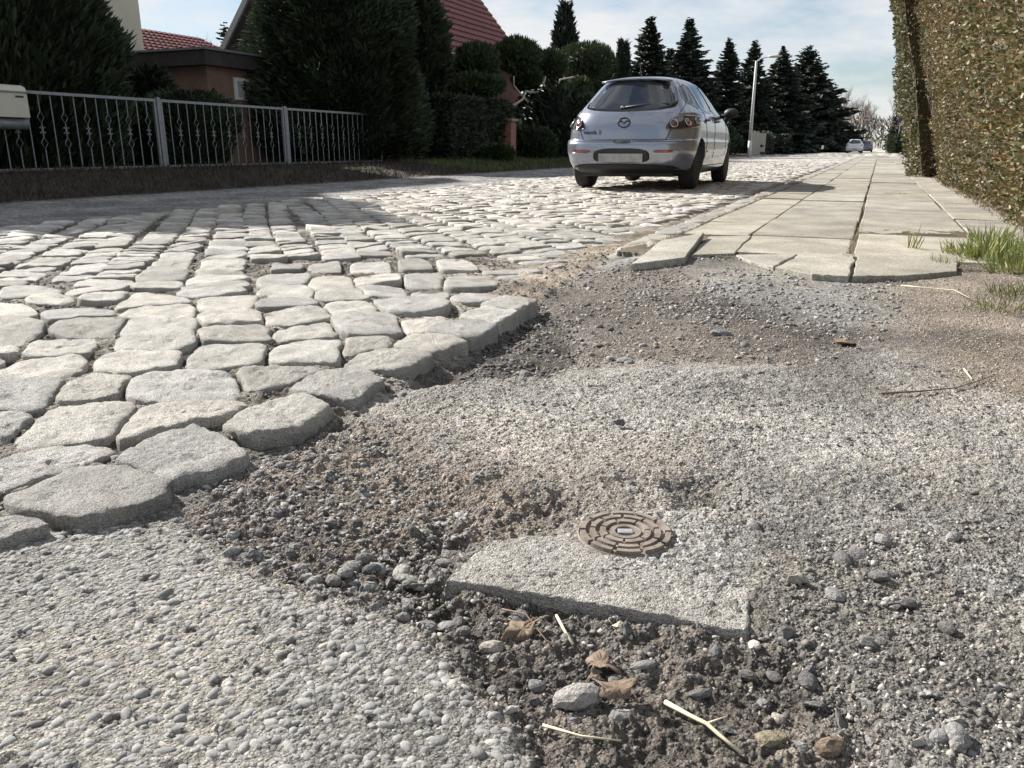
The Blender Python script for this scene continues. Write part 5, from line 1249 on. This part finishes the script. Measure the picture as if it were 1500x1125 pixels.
# ------------------------------------------------------------------ lamp posts, signs, fences far down the street
def lamp_post(px, top, X, label, arm=1):
    p, H = pxtree(px, top, X, 0)
    t = thing('street_lamp', label, 'street lamp', p)
    bm = bmesh.new(); tube(bm, [(0, 0, -.2), (0, 0, 1.0)], .13, 10, .12); tube(bm, [(0, 0, 1.0), (0, 0, H)], .10, 10, .07); obj('pole', bm, M['lampgrey'], t, True)
    bm = bmesh.new(); tube(bm, [(0, 0, H - .05), (arm * .25, 0, H + .12), (arm * .8, 0, H + .22)], .04, 8, .03); obj('arm', bm, M['lampgrey'], t, True)
    bm = bmesh.new(); bmesh.ops.create_uvsphere(bm, u_segments=12, v_segments=8, radius=1, matrix=Matrix.Translation((arm * 1.05, 0, H + .22)) @ Matrix.Diagonal((.42, .14, .09, 1))); obj('lamp_head', bm, M['lampgrey'], t, True)
lamp_post(1098, 82, -7.6, 'grey street lamp standing at the road edge before the spruces')
lamp_post(1211, 156, -7.2, 'far pole with a lamp in front of the small far spruce')
lamp_post(1284, 165, 1.6, 'distant street lamp on the pavement side of the street', -1)
p, H = pxtree(1257, 203, -4.2, 0)
t = thing('road_sign', 'small diamond road sign on a thin post far down the street', 'sign', (-5.9, 118, 0))
bm = bmesh.new(); tube(bm, [(0, 0, 0), (0, 0, 2.6)], .04, 6); obj('post', bm, M['lampgrey'], t); boxo('panel', (-.45, .45, -.02, .02, -.45, .45), mat('sign_yellow', (.6, .5, .2), None, 8, .5), t, .01, Matrix.Translation((0, -.06, 2.5)) @ Matrix.Rotation(math.pi / 4, 4, 'Y'))
# board fence at the spruces
a_, b_ = AX(1100, 200, -9.0), AX(1122, 200, -9.0)
t = thing('board_fence', 'weathered grey board fence behind the street lamp', 'fence', (-9.0, a_.y, 0)); n = 8
for k in range(n):
    y = (b_.y - a_.y) * k / n; boxo('board', (-.03, .03, y, y + (b_.y - a_.y) / n * .92, .0, 1.75 + random.uniform(-.05, .1)), mat('old_board', (.26, .24, .21), (.34, .31, .27), 3, .9) if k == 0 else bpy.data.materials['old_board'], t, .005)
for zz in (.4, 1.3): boxo('rail', (-.08, -.032, 0, b_.y - a_.y, zz, zz + .1), bpy.data.materials['old_board'], t)
# dark gate/hedge under the spruces
a_, b_ = AX(1124, 200, -8.9), AX(1190, 200, -8.9)
hedge('dark_hedge', 'low dark hedge at the foot of the tall spruces', -10.2, -8.9, a_.y, b_.y, 1.7, 9000, .3, .12, lambda P: tint(len(P), .5, 1.2), M['leafdark'], 'leafdark', .0)
# striped barrier
a_ = AX(1202, 212, -7.6)
t = thing('barrier', 'red and white striped barrier plank at the far road edge', 'barrier', (-7.6, a_.y, 0))
for k in range(6): boxo('stripe', (-.03, .03, -6 + k * 2.0, -4 + k * 2.0, .75, 1.05), M['whitepaint'] if k % 2 else M['carred'], t)
for y in (-5.5, 5.5): boxo('leg', (-.05, .05, y - .05, y + .05, -.05, .75), M['lampgrey'], t)
# far pillars and sign on the hedge side
for k, (px, top, X) in enumerate([(1299, 203, 1.35)]):
    p, H = pxtree(px, top, X, 0); t = thing('gate_pillar', 'pale gate pillar at the far end of the pavement', 'pillar', p)
    boxo('shaft', (-.3, .3, -.3, .3, -.05, H - .12), M['conc'] if False else M['slabm'], t, .02); boxo('cap', (-.38, .38, -.38, .38, H - .118, H), M['slabm'], t, .02)
p, H = pxtree(1314, 180, 2.2, 0); t = thing('blue_sign', 'blue sign on a post above the far bush', 'sign', p)
bm = bmesh.new(); tube(bm, [(0, 0, 0), (0, 0, H)], .04, 6); obj('post', bm, M['lampgrey'], t); boxo('panel', (-.35, .35, -.05, -.01, H - .8, H), mat('sign_blue', (.03, .05, .18), None, 8, .5), t, .02)
